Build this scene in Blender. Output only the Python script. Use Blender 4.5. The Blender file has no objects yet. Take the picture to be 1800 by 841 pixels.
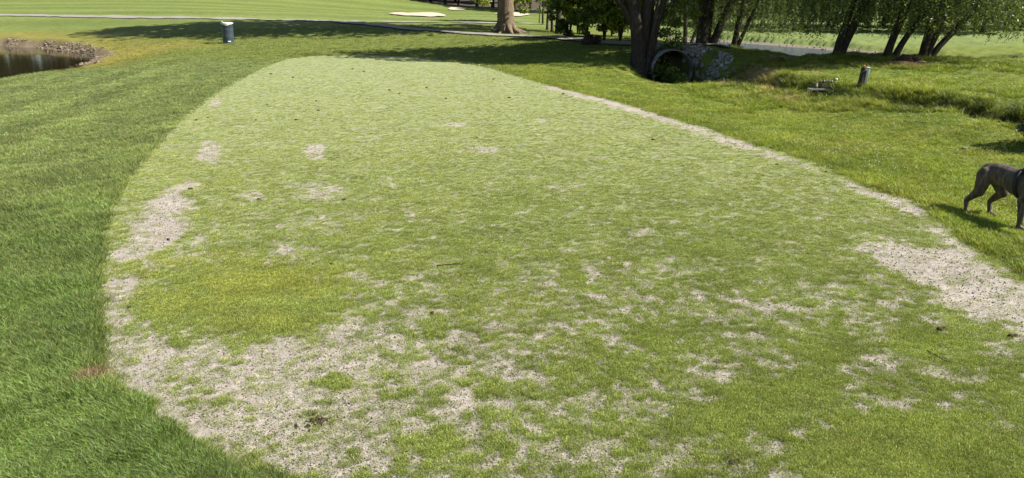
import bpy, bmesh, math, random
import numpy as np
from mathutils import Vector, Matrix, Euler
random.seed(7); RNG = np.random.default_rng(7)
R = math.radians
scene = bpy.context.scene
COL = scene.collection

# ------------------------------------------------------------------ camera, sky, sun, exposure
F, H, PITCH = 1285.0, 2.4, math.atan(425.5 / 1285.0)      # focal length in px of the 1800 px photo
cam_d = bpy.data.cameras.new('camera'); cam = bpy.data.objects.new('camera', cam_d); COL.objects.link(cam)
cam.location = (0, 0, H); cam.rotation_euler = (R(90) - PITCH, 0, 0)
cam_d.sensor_fit = 'HORIZONTAL'; cam_d.sensor_width = 36; cam_d.lens = F / 1800 * 36
cam_d.clip_start = 0.05; cam_d.clip_end = 2000
scene.camera = cam

SUN_AZ, SUN_EL = R(97), R(44)                              # azimuth from +Y towards +X
world = bpy.data.worlds.new('World'); scene.world = world; world.use_nodes = True
wn = world.node_tree; bg = wn.nodes['Background']
sky = wn.nodes.new('ShaderNodeTexSky'); sky.sky_type = 'NISHITA'; sky.sun_disc = False
sky.sun_elevation = SUN_EL; sky.sun_rotation = SUN_AZ; sky.air_density = 1.0; sky.dust_density = 1.2
wn.links.new(sky.outputs[0], bg.inputs[0]); bg.inputs[1].default_value = 0.06
sun_d = bpy.data.lights.new('sun', 'SUN'); sun_d.energy = 5.0; sun_d.angle = R(0.53); sun_d.color = (1.0, 0.955, 0.87)
sun = bpy.data.objects.new('sun', sun_d); COL.objects.link(sun)
sdir = Vector((math.sin(SUN_AZ) * math.cos(SUN_EL), math.cos(SUN_AZ) * math.cos(SUN_EL), math.sin(SUN_EL)))
sun.rotation_euler = sdir.to_track_quat('Z', 'Y').to_euler(); sun.location = (20, 0, 40)
vs = scene.view_settings
vs.view_transform = 'Standard'; vs.look = 'None'; vs.gamma = 1.0; vs.use_curve_mapping = False; vs.exposure = 1.22
scene.render.engine = 'CYCLES'; scene.cycles.max_bounces = 6; scene.cycles.diffuse_bounces = 3; scene.cycles.transmission_bounces = 3; scene.cycles.glossy_bounces = 3

# ------------------------------------------------------------------ pixel <-> ground helpers
SP, CP = math.sin(PITCH), math.cos(PITCH)
def ray(px, py):
    a, b = (px - 900) / F, (420.5 - py) / F
    return a, CP + b * SP, -SP + b * CP
def at(px, py, z=0.0):                                     # point of height z seen at this pixel
    dx, dy, dz = ray(px, py); t = (z - H) / dz
    return Vector((dx * t, dy * t, z))
def ats(pts, z=0.0): return np.array([at(p[0], p[1], z)[:2] for p in pts])

# ------------------------------------------------------------------ numpy noise and polygons
def _hash(ix, iy, seed):
    h = (ix.astype(np.int64) * 374761393 + iy.astype(np.int64) * 668265263 + seed * 974634777) & 0x7fffffff
    h = ((h ^ (h >> 13)) * 1274126177) & 0x7fffffff
    h = (h ^ (h >> 16)) & 0xffff
    return h / 65535.0
def vnoise(x, y, seed=0):
    x = np.asarray(x, float); y = np.asarray(y, float)
    ix, iy = np.floor(x), np.floor(y); fx, fy = x - ix, y - iy
    fx = fx * fx * (3 - 2 * fx); fy = fy * fy * (3 - 2 * fy)
    a = _hash(ix, iy, seed); b = _hash(ix + 1, iy, seed); c = _hash(ix, iy + 1, seed); d = _hash(ix + 1, iy + 1, seed)
    return (a * (1 - fx) + b * fx) * (1 - fy) + (c * (1 - fx) + d * fx) * fy
def fbm(x, y, seed=0, oct=4, gain=0.5):
    s = 0; a = 1; t = 0
    for o in range(oct):
        c, n = math.cos(o * 1.1), math.sin(o * 1.1)
        s = s + a * vnoise((x * c - y * n) * 2 ** o + 17.3 * o, (x * n + y * c) * 2 ** o - 9.1 * o, seed + o)
        t += a; a *= gain
    return s / t
def sst(e0, e1, v):
    t = np.clip((v - e0) / (e1 - e0), 0, 1); return t * t * (3 - 2 * t)
def sdpoly(P, x, y):                                       # signed distance, negative inside
    x = np.asarray(x, float); y = np.asarray(y, float)
    d = np.full(x.shape, 1e18); s = np.zeros(x.shape, bool); n = len(P)
    for i in range(n):
        ax, ay = P[i]; bx, by = P[(i + 1) % n]
        ex, ey = bx - ax, by - ay; wx, wy = x - ax, y - ay
        t = np.clip((wx * ex + wy * ey) / (ex * ex + ey * ey + 1e-12), 0, 1)
        d = np.minimum(d, (wx - ex * t) ** 2 + (wy - ey * t) ** 2)
        if ay != by:
            s ^= ((ay > y) != (by > y)) & (x < ex * (y - ay) / ey + ax)
    return np.where(s, -1, 1) * np.sqrt(d)
def dline(P, x, y):                                        # distance to polyline and parameter along it
    d = np.full(np.shape(x), 1e18); q = np.zeros(np.shape(x)); n = len(P)
    for i in range(n - 1):
        ax, ay = P[i]; bx, by = P[i + 1]; ex, ey = bx - ax, by - ay
        t = np.clip(((x - ax) * ex + (y - ay) * ey) / (ex * ex + ey * ey), 0, 1)
        dd = (x - ax - ex * t) ** 2 + (y - ay - ey * t) ** 2
        m = dd < d; d = np.where(m, dd, d); q = np.where(m, (i + t) / (n - 1), q)
    return np.sqrt(d), q

# ------------------------------------------------------------------ terrain
TEE_PX = [(620, 980), (455, 841), (400, 800), (330, 750), (272, 700), (222, 684), (190, 652), (196, 605), (188, 545), (188, 475),
          (200, 405), (206, 365), (237, 310), (290, 250), (345, 196), (385, 166), (430, 139), (470, 119), (512, 104), (562, 98.5),
          (650, 97.5), (720, 101), (800, 110), (860, 122), (920, 140), (990, 159), (1080, 180), (1140, 199), (1200, 217), (1260, 234),
          (1320, 255), (1400, 282), (1450, 300), (1500, 322), (1560, 345), (1606, 356), (1640, 389), (1700, 430), (1760, 468), (1830, 512),
          (2150, 720), (2600, 1100)]
TEE = ats(TEE_PX)
POND_Z, CREEK_Z = -0.38, -1.02
POND = ats([(184, 101), (150, 113), (90, 123), (0, 139), (-150, 166), (-420, 200), (-800, 180), (-900, 110), (-500, 82), (-150, 80), (0, 81), (70, 85), (130, 90)], POND_Z)
CTRL = [  # pixel, height
    (0, 300, -.10), (0, 600, 0), (100, 200, -.13), (0, 142, -.35), (178, 113, -.34), (90, 127, -.35), (-300, 300, -.15), (-400, 180, -.3), (200, 150, -.15), (330, 120, -.08),
    (0, 71, .02), (100, 74, .02), (190, 81, -.05), (228, 93, -.15), (-400, 70, .1), (150, 58, .3), (0, 50, .42), (300, 80, .08), (393, 77, .12), (250, 100, -.1),
    (0, 27, 1.0), (-500, 30, 1.0), (200, 30, 1.0), (450, 35, .88), (600, 39, .8), (640, 46, .68), (330, 50, .6), (540, 60, .42),
    (890, 60, .43), (760, 62, .4), (700, 72, .25), (500, 82, .1), (600, 88, .03), (820, 92, .12), (900, 105, .06), (960, 80, .38),
    (0, 8, 1.6), (300, 9, 1.6), (-500, 8, 1.6), (600, 8, 1.45), (560, 25, 1.05), (700, 38, .72), (860, 41, .62), (735, 27, .55), (735, 20, .6),
    (800, 17, .7), (800, 11, .9), (940, 24, .55), (940, 14, .7), (950, 45, .5),
    (1000, 70, .5), (1060, 74, .52), (1100, 77, .55), (1160, 79, .6), (1230, 79, .62), (1300, 83, .55), (1150, 69, .5),
    (1120, 118, .1), (1060, 110, .1), (1060, 140, -.05), (1150, 128, -.1),
    (1200, 150, -.25), (1170, 140, -.25), (1300, 180, -.2), (1467, 205, -.2), (1533, 225, -.2), (1652, 258, -.2), (1735, 274, -.2), (1800, 297, -.2), (1950, 350, -.2),
    (1698, 374, -.12), (1780, 398, -.12), (1500, 262, -.08), (1300, 210, -.06), (1150, 165, -.06),
    (1320, 101, .4), (1400, 120, .22), (1450, 155, .06), (1515, 155, .1), (1600, 113, .38), (1480, 94, .5), (1565, 98, .45), (1630, 102, .42), (1800, 106, .3),
    (1400, 97, .45), (1330, 130, .18), (1360, 165, -.02), (1800, 150, .22), (1800, 200, .12), (1700, 214, .06), (1560, 190, .0), (1950, 210, 0), (2000, 120, .25),
]
CW = [  # world points
    (0, -2, .0), (-6, -2, .1), (6, -2, .1), (-40, 0, -.1), (40, 0, 0), (60, 30, .1),
    (-20, 125, 2.6), (-50, 125, 4.0), (-90, 125, 4.8), (-140, 100, 4.5), (-60, 175, 6.5), (-120, 200, 8), (0, 150, 1.25), (-20, 165, 2.5), (25, 150, .5),
    (0, 300, 3), (-200, 300, 9), (-220, 50, 3), (220, 300, 0), (220, 60, -.5), (120, 300, 0), (120, 10, 0), (-220, -30, 0), (220, -30, 0), (-60, -30, 0), (60, -30, 0),
    (14, 37, -.9), (18, 37, -.9), (24, 36, -.7), (30, 34, -.4), (9.2, 31.2, .15), (7.1, 28.8, .6), (8.6, 29.2, .5), (10.5, 28.4, .2), (12.2, 28.4, .17), (13.9, 28.6, .14), (15.6, 28.8, .1), (18, 29, .1), (21, 29, .05), (11, 30.5, 0), (14, 30.5, -.05), (17, 30.5, -.05), (12, 33, -.45), (15, 33, -.5), (18, 33, -.5), (22, 32, -.4), (9.5, 32.5, .1), (9, 36, -.5),
    (18, 68, -.6), (30, 62, -.55), (45, 60, -.45), (22, 60, -.58), (26, 54, -.55), (30, 85, -.9), (45, 90, -.9), (60, 90, -.8), (18, 90, -.7), (30, 120, -.9), (55, 130, -.8), (80, 90, -.6), (10, 75, -.1), (80, 140, -.6), (50, 50, -.4),
]
ctrl = np.array([tuple(at(a, b, c)) for a, b, c in CTRL] + [(p[0], p[1], 0.0) for p in TEE[1:-1:2]] + CW)
def _tps(r2): return np.where(r2 > 0, r2 * np.log(r2 + 1e-12), 0)
def fit_tps(c, lam=0.6):
    n = len(c); d2 = ((c[:, None, :2] - c[None, :, :2]) ** 2).sum(-1)
    A = np.zeros((n + 3, n + 3)); A[:n, :n] = _tps(d2) + lam * np.eye(n)
    A[:n, n] = 1; A[:n, n + 1:] = c[:, :2]; A[n, :n] = 1; A[n + 1:, :n] = c[:, :2].T
    return np.linalg.solve(A, np.concatenate([c[:, 2], np.zeros(3)]))
TW = fit_tps(ctrl)
def tps(x, y):
    x = np.asarray(x, float); y = np.asarray(y, float); o = TW[-3] + TW[-2] * x + TW[-1] * y
    for i in range(len(ctrl)):
        o = o + TW[i] * _tps((x - ctrl[i, 0]) ** 2 + (y - ctrl[i, 1]) ** 2)
    return o
CUL = at(1180, 161, -0.9)                                # foot of the culvert mouth
DITCH = np.array([(CUL.x - .2, CUL.y + .3), (CUL.x + .25, CUL.y - 2.3)] + [tuple(p) for p in
        [ats([(1330, 176)], -.5)[0], ats([(1480, 199)], -.45)[0], ats([(1570, 213)], -.5)[0], ats([(1660, 238)], -.6)[0], ats([(1740, 256)], -.7)[0], ats([(1830, 278)], -.7)[0], ats([(2100, 340)], -.7)[0]]])
DFLOOR = np.array([-1.05, -1.05, -.6, -.34, -.45, -.95, -1.15, -1.2, -1.2]); DWID = np.array([1.9, 2.2, 1.2, .8, .95, 1.25, 1.45, 1.5, 1.6])
CREEK_FAR = ats([(1100, 63), (1180, 68), (1250, 73), (1350, 80), (1450, 88), (1540, 96), (1620, 103), (1700, 109)], CREEK_Z)
CREEK_NEAR = CREEK_FAR + np.array([[-1.0, -9], [-1.2, -13], [-1, -17], [-.5, -16], [0, -13], [0, -9.5], [0, -5.5], [0, -1.5]])
CREEK = np.concatenate([CREEK_FAR, CREEK_NEAR[::-1]])
def height(x, y):
    x = np.asarray(x, float); y = np.asarray(y, float)
    z = tps(x, y)
    sd = sdpoly(TEE, x, y)
    far = sst(6, 20, np.hypot(x, y))
    z = z + (fbm(x * .9, y * .9, 31) - .5) * (.05 + .07 * far) * sst(0, 1.5, sd)
    z = z * sst(0.0, 1.3, sd)                              # the tee is level
    z = np.where(sd < .12, -.05 * sst(0, .12, .12 - sd), z)
    # far bank of the ditch is lumpy ground
    fb = sst(0, 1.5, sd) * sst(1.0, 3.5, np.asarray(dline(DITCH, x, y)[0])) * sst(18, 21, y) * sst(6, 8, x)
    z = z + fb * (fbm(x * 1.8, y * 1.8, 77) - .5) * .26
    # pond
    pd = sdpoly(POND, x, y) + (fbm(x * .8, y * .8, 5) - .5) * .7
    z = np.where(pd < 1.3, np.minimum(z, POND_Z + np.where(pd < 0, np.maximum(-.8, pd * .35), pd * .75)), z)
    # creek behind the willows
    cd = sdpoly(CREEK, x, y) + (fbm(x * .5, y * .5, 8) - .5) * .9
    z = np.where(cd < 1.9, np.minimum(z, CREEK_Z + np.where(cd < 0, np.maximum(-.6, cd * .5), np.where(cd < 1.5, cd * .09,   .135 + (cd - 1.5) * 2.2))), z)
    # ditch
    dd, q = dline(DITCH, x, y)
    qq = np.linspace(0, 1, len(DFLOOR)); fl = np.interp(q, qq, DFLOOR); wd = np.interp(q, qq, DWID)
    rough = (fbm(x * 2.2, y * 2.2, 12) - .5)
    t = 1 - sst(.22, 1.0, (dd + rough * .5) / wd)
    t = t * (1 - sst(.05, .75, y - CUL.y + rough * .35) * sst(2.2, 1.2, np.abs(x - CUL.x)))   # steep bank round the pipe mouth
    z = np.where(sd > .6, z * (1 - t) + np.minimum(z, fl + rough * .25) * t, z)
    return z
def hz(x, y): return float(height(np.array([x]), np.array([y]))[0])
def ground(px, py, z0=0.0):                                # point of the terrain seen at this pixel
    dx, dy, dz = ray(px, py)
    t = np.concatenate([np.linspace(2.5, 60, 1500), np.linspace(60.1, 260, 1200)])
    zz = height(dx * t, dy * t); hit = np.nonzero(H + dz * t <= zz)[0]
    k = t[hit[0]] if len(hit) else t[-1]
    return Vector((dx * k, dy * k, float(hz(dx * k, dy * k))))

# ------------------------------------------------------------------ object helpers
def tag(o, label=None, cat=None, group=None, kind=None):
    if label: o['label'] = label
    if cat: o['category'] = cat
    if group: o['group'] = group
    if kind: o['kind'] = kind
    return o
def link(name, me, mat=None, parent=None, smooth=True):
    o = bpy.data.objects.new(name, me); COL.objects.link(o)
    if mat is not None and not me.materials: me.materials.append(mat)
    if parent is not None: o.parent = parent
    if smooth and len(me.polygons): me.polygons.foreach_set('use_smooth', np.ones(len(me.polygons), bool))
    return o
def empty(name, loc=(0, 0, 0), rot=(0, 0, 0)):
    o = bpy.data.objects.new(name, None); COL.objects.link(o); o.location = loc; o.rotation_euler = rot
    o.empty_display_size = .1; return o
def mesh_np(name, V, Fq):
    me = bpy.data.meshes.new(name); V = np.asarray(V, np.float32); Fq = np.asarray(Fq, np.int32); k = Fq.shape[1]
    me.vertices.add(len(V)); me.vertices.foreach_set('co', V.ravel())
    me.loops.add(Fq.size); me.loops.foreach_set('vertex_index', Fq.ravel())
    me.polygons.add(len(Fq)); me.polygons.foreach_set('loop_start', np.arange(0, Fq.size, k, dtype=np.int32))
    me.update(calc_edges=True); return me
def vcol(me, name, C):
    a = me.attributes.new(name, 'FLOAT_COLOR', 'POINT'); C = np.asarray(C, np.float32)
    a.data.foreach_set('color', np.concatenate([C, np.ones((len(C), 1), np.float32)], 1).ravel())
def vflt(me, name, C):
    a = me.attributes.new(name, 'FLOAT', 'POINT'); a.data.foreach_set('value', np.asarray(C, np.float32))
class MB:                                                  # collects vertices and faces of any size
    def __init__(s): s.v = []; s.f = []
    def add(s, v, f):
        n = len(s.v); s.v += [tuple(p) for p in v]; s.f += [tuple(i + n for i in q) for q in f]; return s
    def tube(s, pts, rad, k=10, cap=True, seed=0, rough=0.0, flat=1.0):
        pts = [Vector(p) for p in pts]; v = []; f = []; rg = random.Random(seed)
        up = Vector((0, 0, 1)) if abs((pts[-1] - pts[0]).normalized().z) < .9 else Vector((0, 1, 0))
        for i, p in enumerate(pts):
            t = (pts[min(i + 1, len(pts) - 1)] - pts[max(i - 1, 0)]).normalized()
            a = t.cross(up).normalized(); b = a.cross(t).normalized()
            for j in range(k):
                w = 2 * math.pi * j / k; r = rad[i] * (1 + rough * (rg.random() - .5))
                v.append(p + a * (math.cos(w) * r) + b * (math.sin(w) * r * flat))
        for i in range(len(pts) - 1):
            for j in range(k):
                f.append((i * k + j, i * k + (j + 1) % k, (i + 1) * k + (j + 1) % k, (i + 1) * k + j))
        if cap: f.append(tuple(range(k))[::-1]); f.append(tuple((len(pts) - 1) * k + j for j in range(k)))
        return s.add(v, f)
    def box(s, c, d, rz=0, bev=0.0, M=None):
        bm = bmesh.new(); bmesh.ops.create_cube(bm, size=1)
        for q in bm.verts: q.co = Vector((q.co.x * d[0], q.co.y * d[1], q.co.z * d[2]))
        if bev: bmesh.ops.bevel(bm, geom=bm.edges[:], offset=bev, segments=2, affect='EDGES', profile=.6)
        m = Matrix.Translation(c) @ Matrix.Rotation(rz, 4, 'Z')
        if M is not None: m = Matrix.Translation(c) @ M
        bm.verts.ensure_lookup_table(); bm.verts.index_update()
        s.add([m @ q.co for q in bm.verts], [[q.index for q in fc.verts] for fc in bm.faces]); bm.free(); return s
    def lathe(s, prof, k=24, c=(0, 0, 0), cap=False):
        v = []; f = []
        for r, z in prof:
            for j in range(k): v.append((c[0] + r * math.cos(2 * math.pi * j / k), c[1] + r * math.sin(2 * math.pi * j / k), c[2] + z))
        for i in range(len(prof) - 1):
            for j in range(k): f.append((i * k + j, i * k + (j + 1) % k, (i + 1) * k + (j + 1) % k, (i + 1) * k + j))
        if cap: f.append(tuple(range(k))[::-1]); f.append(tuple((len(prof) - 1) * k + j for j in range(k)))
        return s.add(v, f)
    def blob(s, c, r, seed=0, rough=.3, sub=2, rot=None):
        bm = bmesh.new(); bmesh.ops.create_icosphere(bm, subdivisions=sub, radius=1)
        rg = random.Random(seed); off = Vector((rg.random() * 50, rg.random() * 50, rg.random() * 50))
        from mathutils import noise
        m = (rot or Euler((rg.random() * 6, rg.random() * 6, rg.random() * 6))).to_matrix()
        for q in bm.verts:
            n = noise.noise(q.co * 1.3 + off) + .5 * noise.noise(q.co * 3.1 + off)
            q.co = q.co * (1 + rough * n)
            q.co = Vector(c) + m @ Vector((q.co.x * r[0], q.co.y * r[1], q.co.z * r[2]))
        bm.verts.index_update()
        s.add([q.co for q in bm.verts], [[q.index for q in fc.verts] for fc in bm.faces]); bm.free(); return s
    def mesh(s, name):
        me = bpy.data.meshes.new(name); me.from_pydata(s.v, [], s.f); me.update(); return me
    def build(s, name, mat, parent=None, smooth=True): return link(name, s.mesh(name), mat, parent, smooth)

def spline(pts, n):
    P = [Vector(p) for p in pts]; out = []
    for k in range(n):
        t = k / (n - 1) * (len(P) - 1); i = min(int(t), len(P) - 2); t -= i
        a, b, c, d = P[max(i - 1, 0)], P[i], P[i + 1], P[min(i + 2, len(P) - 1)]
        out.append(.5 * ((2 * b) + (c - a) * t + (2 * a - 5 * b + 4 * c - d) * t * t + (3 * b - 3 * c + d - a) * t ** 3))
    return out
# ------------------------------------------------------------------ materials
class NT:
    def __init__(s, name):
        s.m = bpy.data.materials.new(name); s.m.use_nodes = True; s.t = s.m.node_tree
        s.b = s.t.nodes['Principled BSDF']; s.out = s.t.nodes['Material Output']
    def n(s, typ, **kw):
        x = s.t.nodes.new(typ)
        for k, v in kw.items():
            if k in ('i',):
                for a, b in v.items(): x.inputs[a].default_value = b
            else: setattr(x, k, v)
        return x
    def l(s, a, b): s.t.links.new(a, b)
    def noise(s, scale, detail=4, rough=.6, vec=None):
        x = s.n('ShaderNodeTexNoise', i={'Scale': scale, 'Detail': detail, 'Roughness': rough})
        if vec is not None: s.l(vec, x.inputs['Vector'])
        return x.outputs['Fac']
    def obj(s): return s.n('ShaderNodeTexCoord').outputs['Object']
    def ramp(s, fac, stops):
        r = s.n('ShaderNodeValToRGB'); e = r.color_ramp.elements
        while len(e) < len(stops): e.new(.5)
        for q, (p, c) in zip(e, stops): q.position = p; q.color = (c, c, c, 1) if isinstance(c, (int, float)) else (*c, 1)
        s.l(fac, r.inputs[0]); return r.outputs[0]
    def mix(s, a, b, fac, mode='MIX'):
        x = s.n('ShaderNodeMix', data_type='RGBA', blend_type=mode)
        for v, k in ((fac, 0), (a, 6), (b, 7)):
            if hasattr(v, 'links'): s.l(v, x.inputs[k])
            else: x.inputs[k].default_value = v if k == 0 else (*v, 1)
        return x.outputs[2]
    def math(s, op, a, b=0.0):
        x = s.n('ShaderNodeMath', operation=op)
        for k, v in enumerate((a, b)):
            if hasattr(v, 'links'): s.l(v, x.inputs[k])
            else: x.inputs[k].default_value = v
        return x.outputs[0]
    def attr(s, name, typ='GEOMETRY'): return s.n('ShaderNodeAttribute', attribute_name=name, attribute_type=typ)
    def bump(s, h, strength=.5, dist=.02):
        x = s.n('ShaderNodeBump', i={'Strength': strength, 'Distance': dist}); s.l(h, x.inputs['Height']); s.l(x.outputs[0], s.b.inputs['Normal'])
    def base(s, c, rough=.85, spec=.3, metal=0):
        if hasattr(c, 'links'): s.l(c, s.b.inputs['Base Color'])
        else: s.b.inputs['Base Color'].default_value = (*c, 1)
        s.b.inputs['Roughness'].default_value = rough; s.b.inputs['Specular IOR Level'].default_value = spec; s.b.inputs['Metallic'].default_value = metal
    def translucent(s, c, fac):
        tr = s.n('ShaderNodeBsdfTranslucent'); s.l(c, tr.inputs[0]) if hasattr(c, 'links') else None
        mx = s.n('ShaderNodeMixShader'); mx.inputs[0].default_value = fac
        s.l(s.b.outputs[0], mx.inputs[1]); s.l(tr.outputs[0], mx.inputs[2]); s.l(mx.outputs[0], s.out.inputs['Surface'])

def simple(name, c, rough=.8, spec=.3, var=.25, scale=20, metal=0, bump=0.0, c2=None):
    q = NT(name); n = q.noise(scale, 5, .65, q.obj())
    c2 = c2 or tuple(v * (1 - var * 1.6) for v in c)
    q.base(q.mix(c2, tuple(min(1, v * (1 + var * .6)) for v in c), q.ramp(n, [(.3, 0.), (.7, 1.)])), rough, spec, metal)
    if bump: q.bump(n, bump, .02)
    return q.m

def make_ground_mat():
    q = NT('ground_turf'); o = q.obj(); c = q.attr('gcol').outputs['Color']
    n1 = q.noise(3.0, 5, .65, o); n2 = q.noise(28.0, 4, .7, o); n3 = q.noise(150.0, 3, .7, o)
    f = q.math('ADD', q.math('MULTIPLY', n1, .5), q.math('ADD', q.math('MULTIPLY', n2, .6), q.math('MULTIPLY', n3, .5)))
    k = q.ramp(f, [(.5, .50), (.8, 1.05), (1.05, 1.55)])
    q.base(q.mix(c, k, 1.0, 'MULTIPLY'), .9, .15); q.bump(f, .55, .03); return q.m
def make_tee_mat():
    q = NT('tee_sand_and_thatch'); o = q.obj(); cov = q.attr('cov').outputs['Fac']
    n1 = q.noise(160, 3, .75, o); n2 = q.noise(24, 5, .7, o); n4 = q.noise(70, 4, .7, o); n3 = q.noise(1.7, 4, .6, o)
    sand = q.ramp(n1, [(.30, (.08, .062, .048)), (.40, (.24, .208, .178)), (.52, (.34, .302, .262)), (.72, (.43, .39, .347))])
    sand = q.mix(sand, q.ramp(n2, [(.3, .72), (.6, 1.08)]), 1.0, 'MULTIPLY')
    sand = q.mix(sand, q.ramp(n3, [(.35, .86), (.65, 1.06)]), 1.0, 'MULTIPLY')
    n5 = q.noise(5.5, 6, .7, o); sand = q.mix(sand, (.20, .158, .112), q.ramp(n5, [(.52, 0.), (.72, .55)]))
    green = q.ramp(n4, [(.28, (.085, .115, .032)), (.5, (.185, .235, .075)), (.75, (.28, .32, .125))])
    thr = q.math('ADD', q.math('MULTIPLY', q.math('SUBTRACT', n4, .5), 1.6), cov)
    f = q.ramp(thr, [(.28, 0.), (.95, .80)])
    q.base(q.mix(sand, green, f), .95, .1)
    q.bump(q.math('ADD', n1, q.math('MULTIPLY', n2, 1.5)), .55, .012); return q.m
def make_blade_mat(name, tr=.35, rough=.5, spec=.35):
    q = NT(name); t = q.attr('tint', 'INSTANCER').outputs['Color']; v = q.attr('bvar').outputs['Color']
    c = q.mix(t, v, 1.0, 'MULTIPLY'); q.base(c, rough, spec); q.translucent(q.mix(c, (1.25, 1.3, .6), 1.0, 'MULTIPLY'), tr); return q.m
def make_leaf_mat(name, a, b, tr=.4):
    q = NT(name); v = q.attr('lvar').outputs['Fac']
    c = q.ramp(v, [(0., a), (.8, b), (1., tuple(min(1, x * 1.5) for x in b))]); q.base(c, .45, .4)
    q.translucent(q.mix(c, (1.5, 1.5, .7), 1.0, 'MULTIPLY'), tr); return q.m
def make_bark(name, a, b, s=1.0):
    q = NT(name); o = q.obj(); mp = q.n('ShaderNodeMapping'); mp.inputs['Scale'].default_value = (9 * s, 9 * s, 1.6 * s); q.l(o, mp.inputs[0])
    n = q.noise(2.2, 8, .72, mp.outputs[0]); n2 = q.noise(1.3, 3, .5, o)
    c = q.mix(q.ramp(n, [(.32, tuple(v * .35 for v in a)), (.5, a), (.7, b)]), q.ramp(n2, [(.3, .75), (.7, 1.1)]), 1.0, 'MULTIPLY')
    q.base(c, .95, .15); q.bump(n, 1.0, .05); return q.m
def make_water(name, c, rough, bump=.05):
    q = NT(name); o = q.obj(); mp = q.n('ShaderNodeMapping'); mp.inputs['Scale'].default_value = (.5, 2.2, 1); q.l(o, mp.inputs[0])
    q.base(c, rough, .5); q.b.inputs['IOR'].default_value = 1.33
    q.bump(q.noise(1.6, 4, .6, mp.outputs[0]), bump, .05 if bump < .1 else .25); return q.m
M = dict(
    ground=make_ground_mat(), tee=make_tee_mat(),
    blade=make_blade_mat('grass_blade'), teeblade=make_blade_mat('tee_grass_blade', .3, .6, .2),
    path=simple('path_asphalt', (.245, .225, .20), .9, .1, .18, 6, 0, .3),
    bunker=simple('bunker_sand', (.46, .38, .29), .95, .1, .10, 3, 0, .3),
    pond=make_water('pond_water', (.022, .017, .008), .06), creek=make_water('creek_water', (.06, .07, .075), .16, .5),
    bark=make_bark('cottonwood_bark', (.17, .125, .085), (.30, .235, .17)), bark2=make_bark('dark_bark', (.05, .040, .032), (.105, .085, .062), 1.3),
    leaf=make_leaf_mat('leaf_green', (.04, .068, .014), (.145, .19, .035), .48),
    leafy=make_leaf_mat('leaf_yellow_green', (.06, .09, .014), (.23, .28, .04), .5),
    leafw=make_leaf_mat('leaf_willow', (.026, .044, .018), (.118, .155, .048), .46),
    leafd=make_leaf_mat('leaf_distant', (.018, .034, .016), (.050, .078, .032), .3),
    stone=simple('stone_grey', (.23, .215, .195), .9, .2, .4, 9, 0, .5),
    stonep=simple('stone_pale', (.46, .41, .35), .9, .2, .4, 9, 0, .5),
    soil=simple('soil_dark', (.055, .04, .028), .95, .1, .4, 30, 0, .8),
    dirt=simple('dirt_tan', (.26, .17, .095), .95, .1, .4, 14, 0, .8),
    canm=simple('can_green_plastic', (.038, .058, .072), .42, .5, .2, 12),
    white=simple('white_plastic', (.50, .50, .49), .5, .4, .06, 14), label=simple('white_sticker', (.7, .7, .72), .5, .4, .1, 40),
    black=simple('black_webbing', (.012, .012, .014), .6, .4, .2, 60),
    wood=make_bark('weathered_post_wood', (.07, .062, .052), (.15, .135, .115), 5),
    boxm=simple('pale_enamel', (.52, .54, .47), .5, .4, .12, 16), galv=simple('galvanised_steel', (.22, .22, .215), .55, .5, .45, 5, .35, .25, (.07, .05, .038)),
    brass=simple('oxidised_brass', (.13, .115, .09), .55, .5, .3, 30, .5), orange=simple('orange_tape', (.55, .13, .03), .6, .3, .15, 20),
    concrete=simple('concrete_pad', (.40, .36, .29), .9, .2, .2, 14, 0, .3), wire=simple('grey_wire', (.3, .3, .3), .5, .5, .1, 10),
    twig=simple('twig_bark', (.05, .035, .025), .9, .2, .4, 60, 0, .5), straw=simple('dry_straw', (.32, .22, .13), .9, .2, .3, 40),
)

# ------------------------------------------------------------------ ground sheet
def grid(rs, an):
    A, Rr = np.meshgrid(an, rs); x = (np.sin(A) * Rr).ravel(); y = (np.cos(A) * Rr).ravel()
    nr, na = len(rs), len(an); i = (np.arange(nr - 1)[:, None] * na + np.arange(na - 1)[None]).ravel()
    return x, y, np.stack([i, i + 1, i + na + 1, i + na], 1)
rs = np.concatenate([[.02, .6, 1.2, 1.8], np.exp(np.linspace(math.log(2.2), math.log(150), 470)), np.linspace(158, 900, 26)])
an = np.concatenate([np.linspace(-math.pi, -R(62), 30), np.linspace(-R(60), -R(40), 26), np.linspace(-R(39.5), R(39.5), 520), np.linspace(R(40), R(60), 26), np.linspace(R(62), math.pi, 30)])
gx, gy, gf = grid(rs, an)
far_in = np.hypot(gx, gy)
sc = np.minimum(1, 290 / np.maximum(far_in, 1e-6))
gz = height(gx * sc, gy * sc)
sd_t = sdpoly(TEE, gx, gy)
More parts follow.
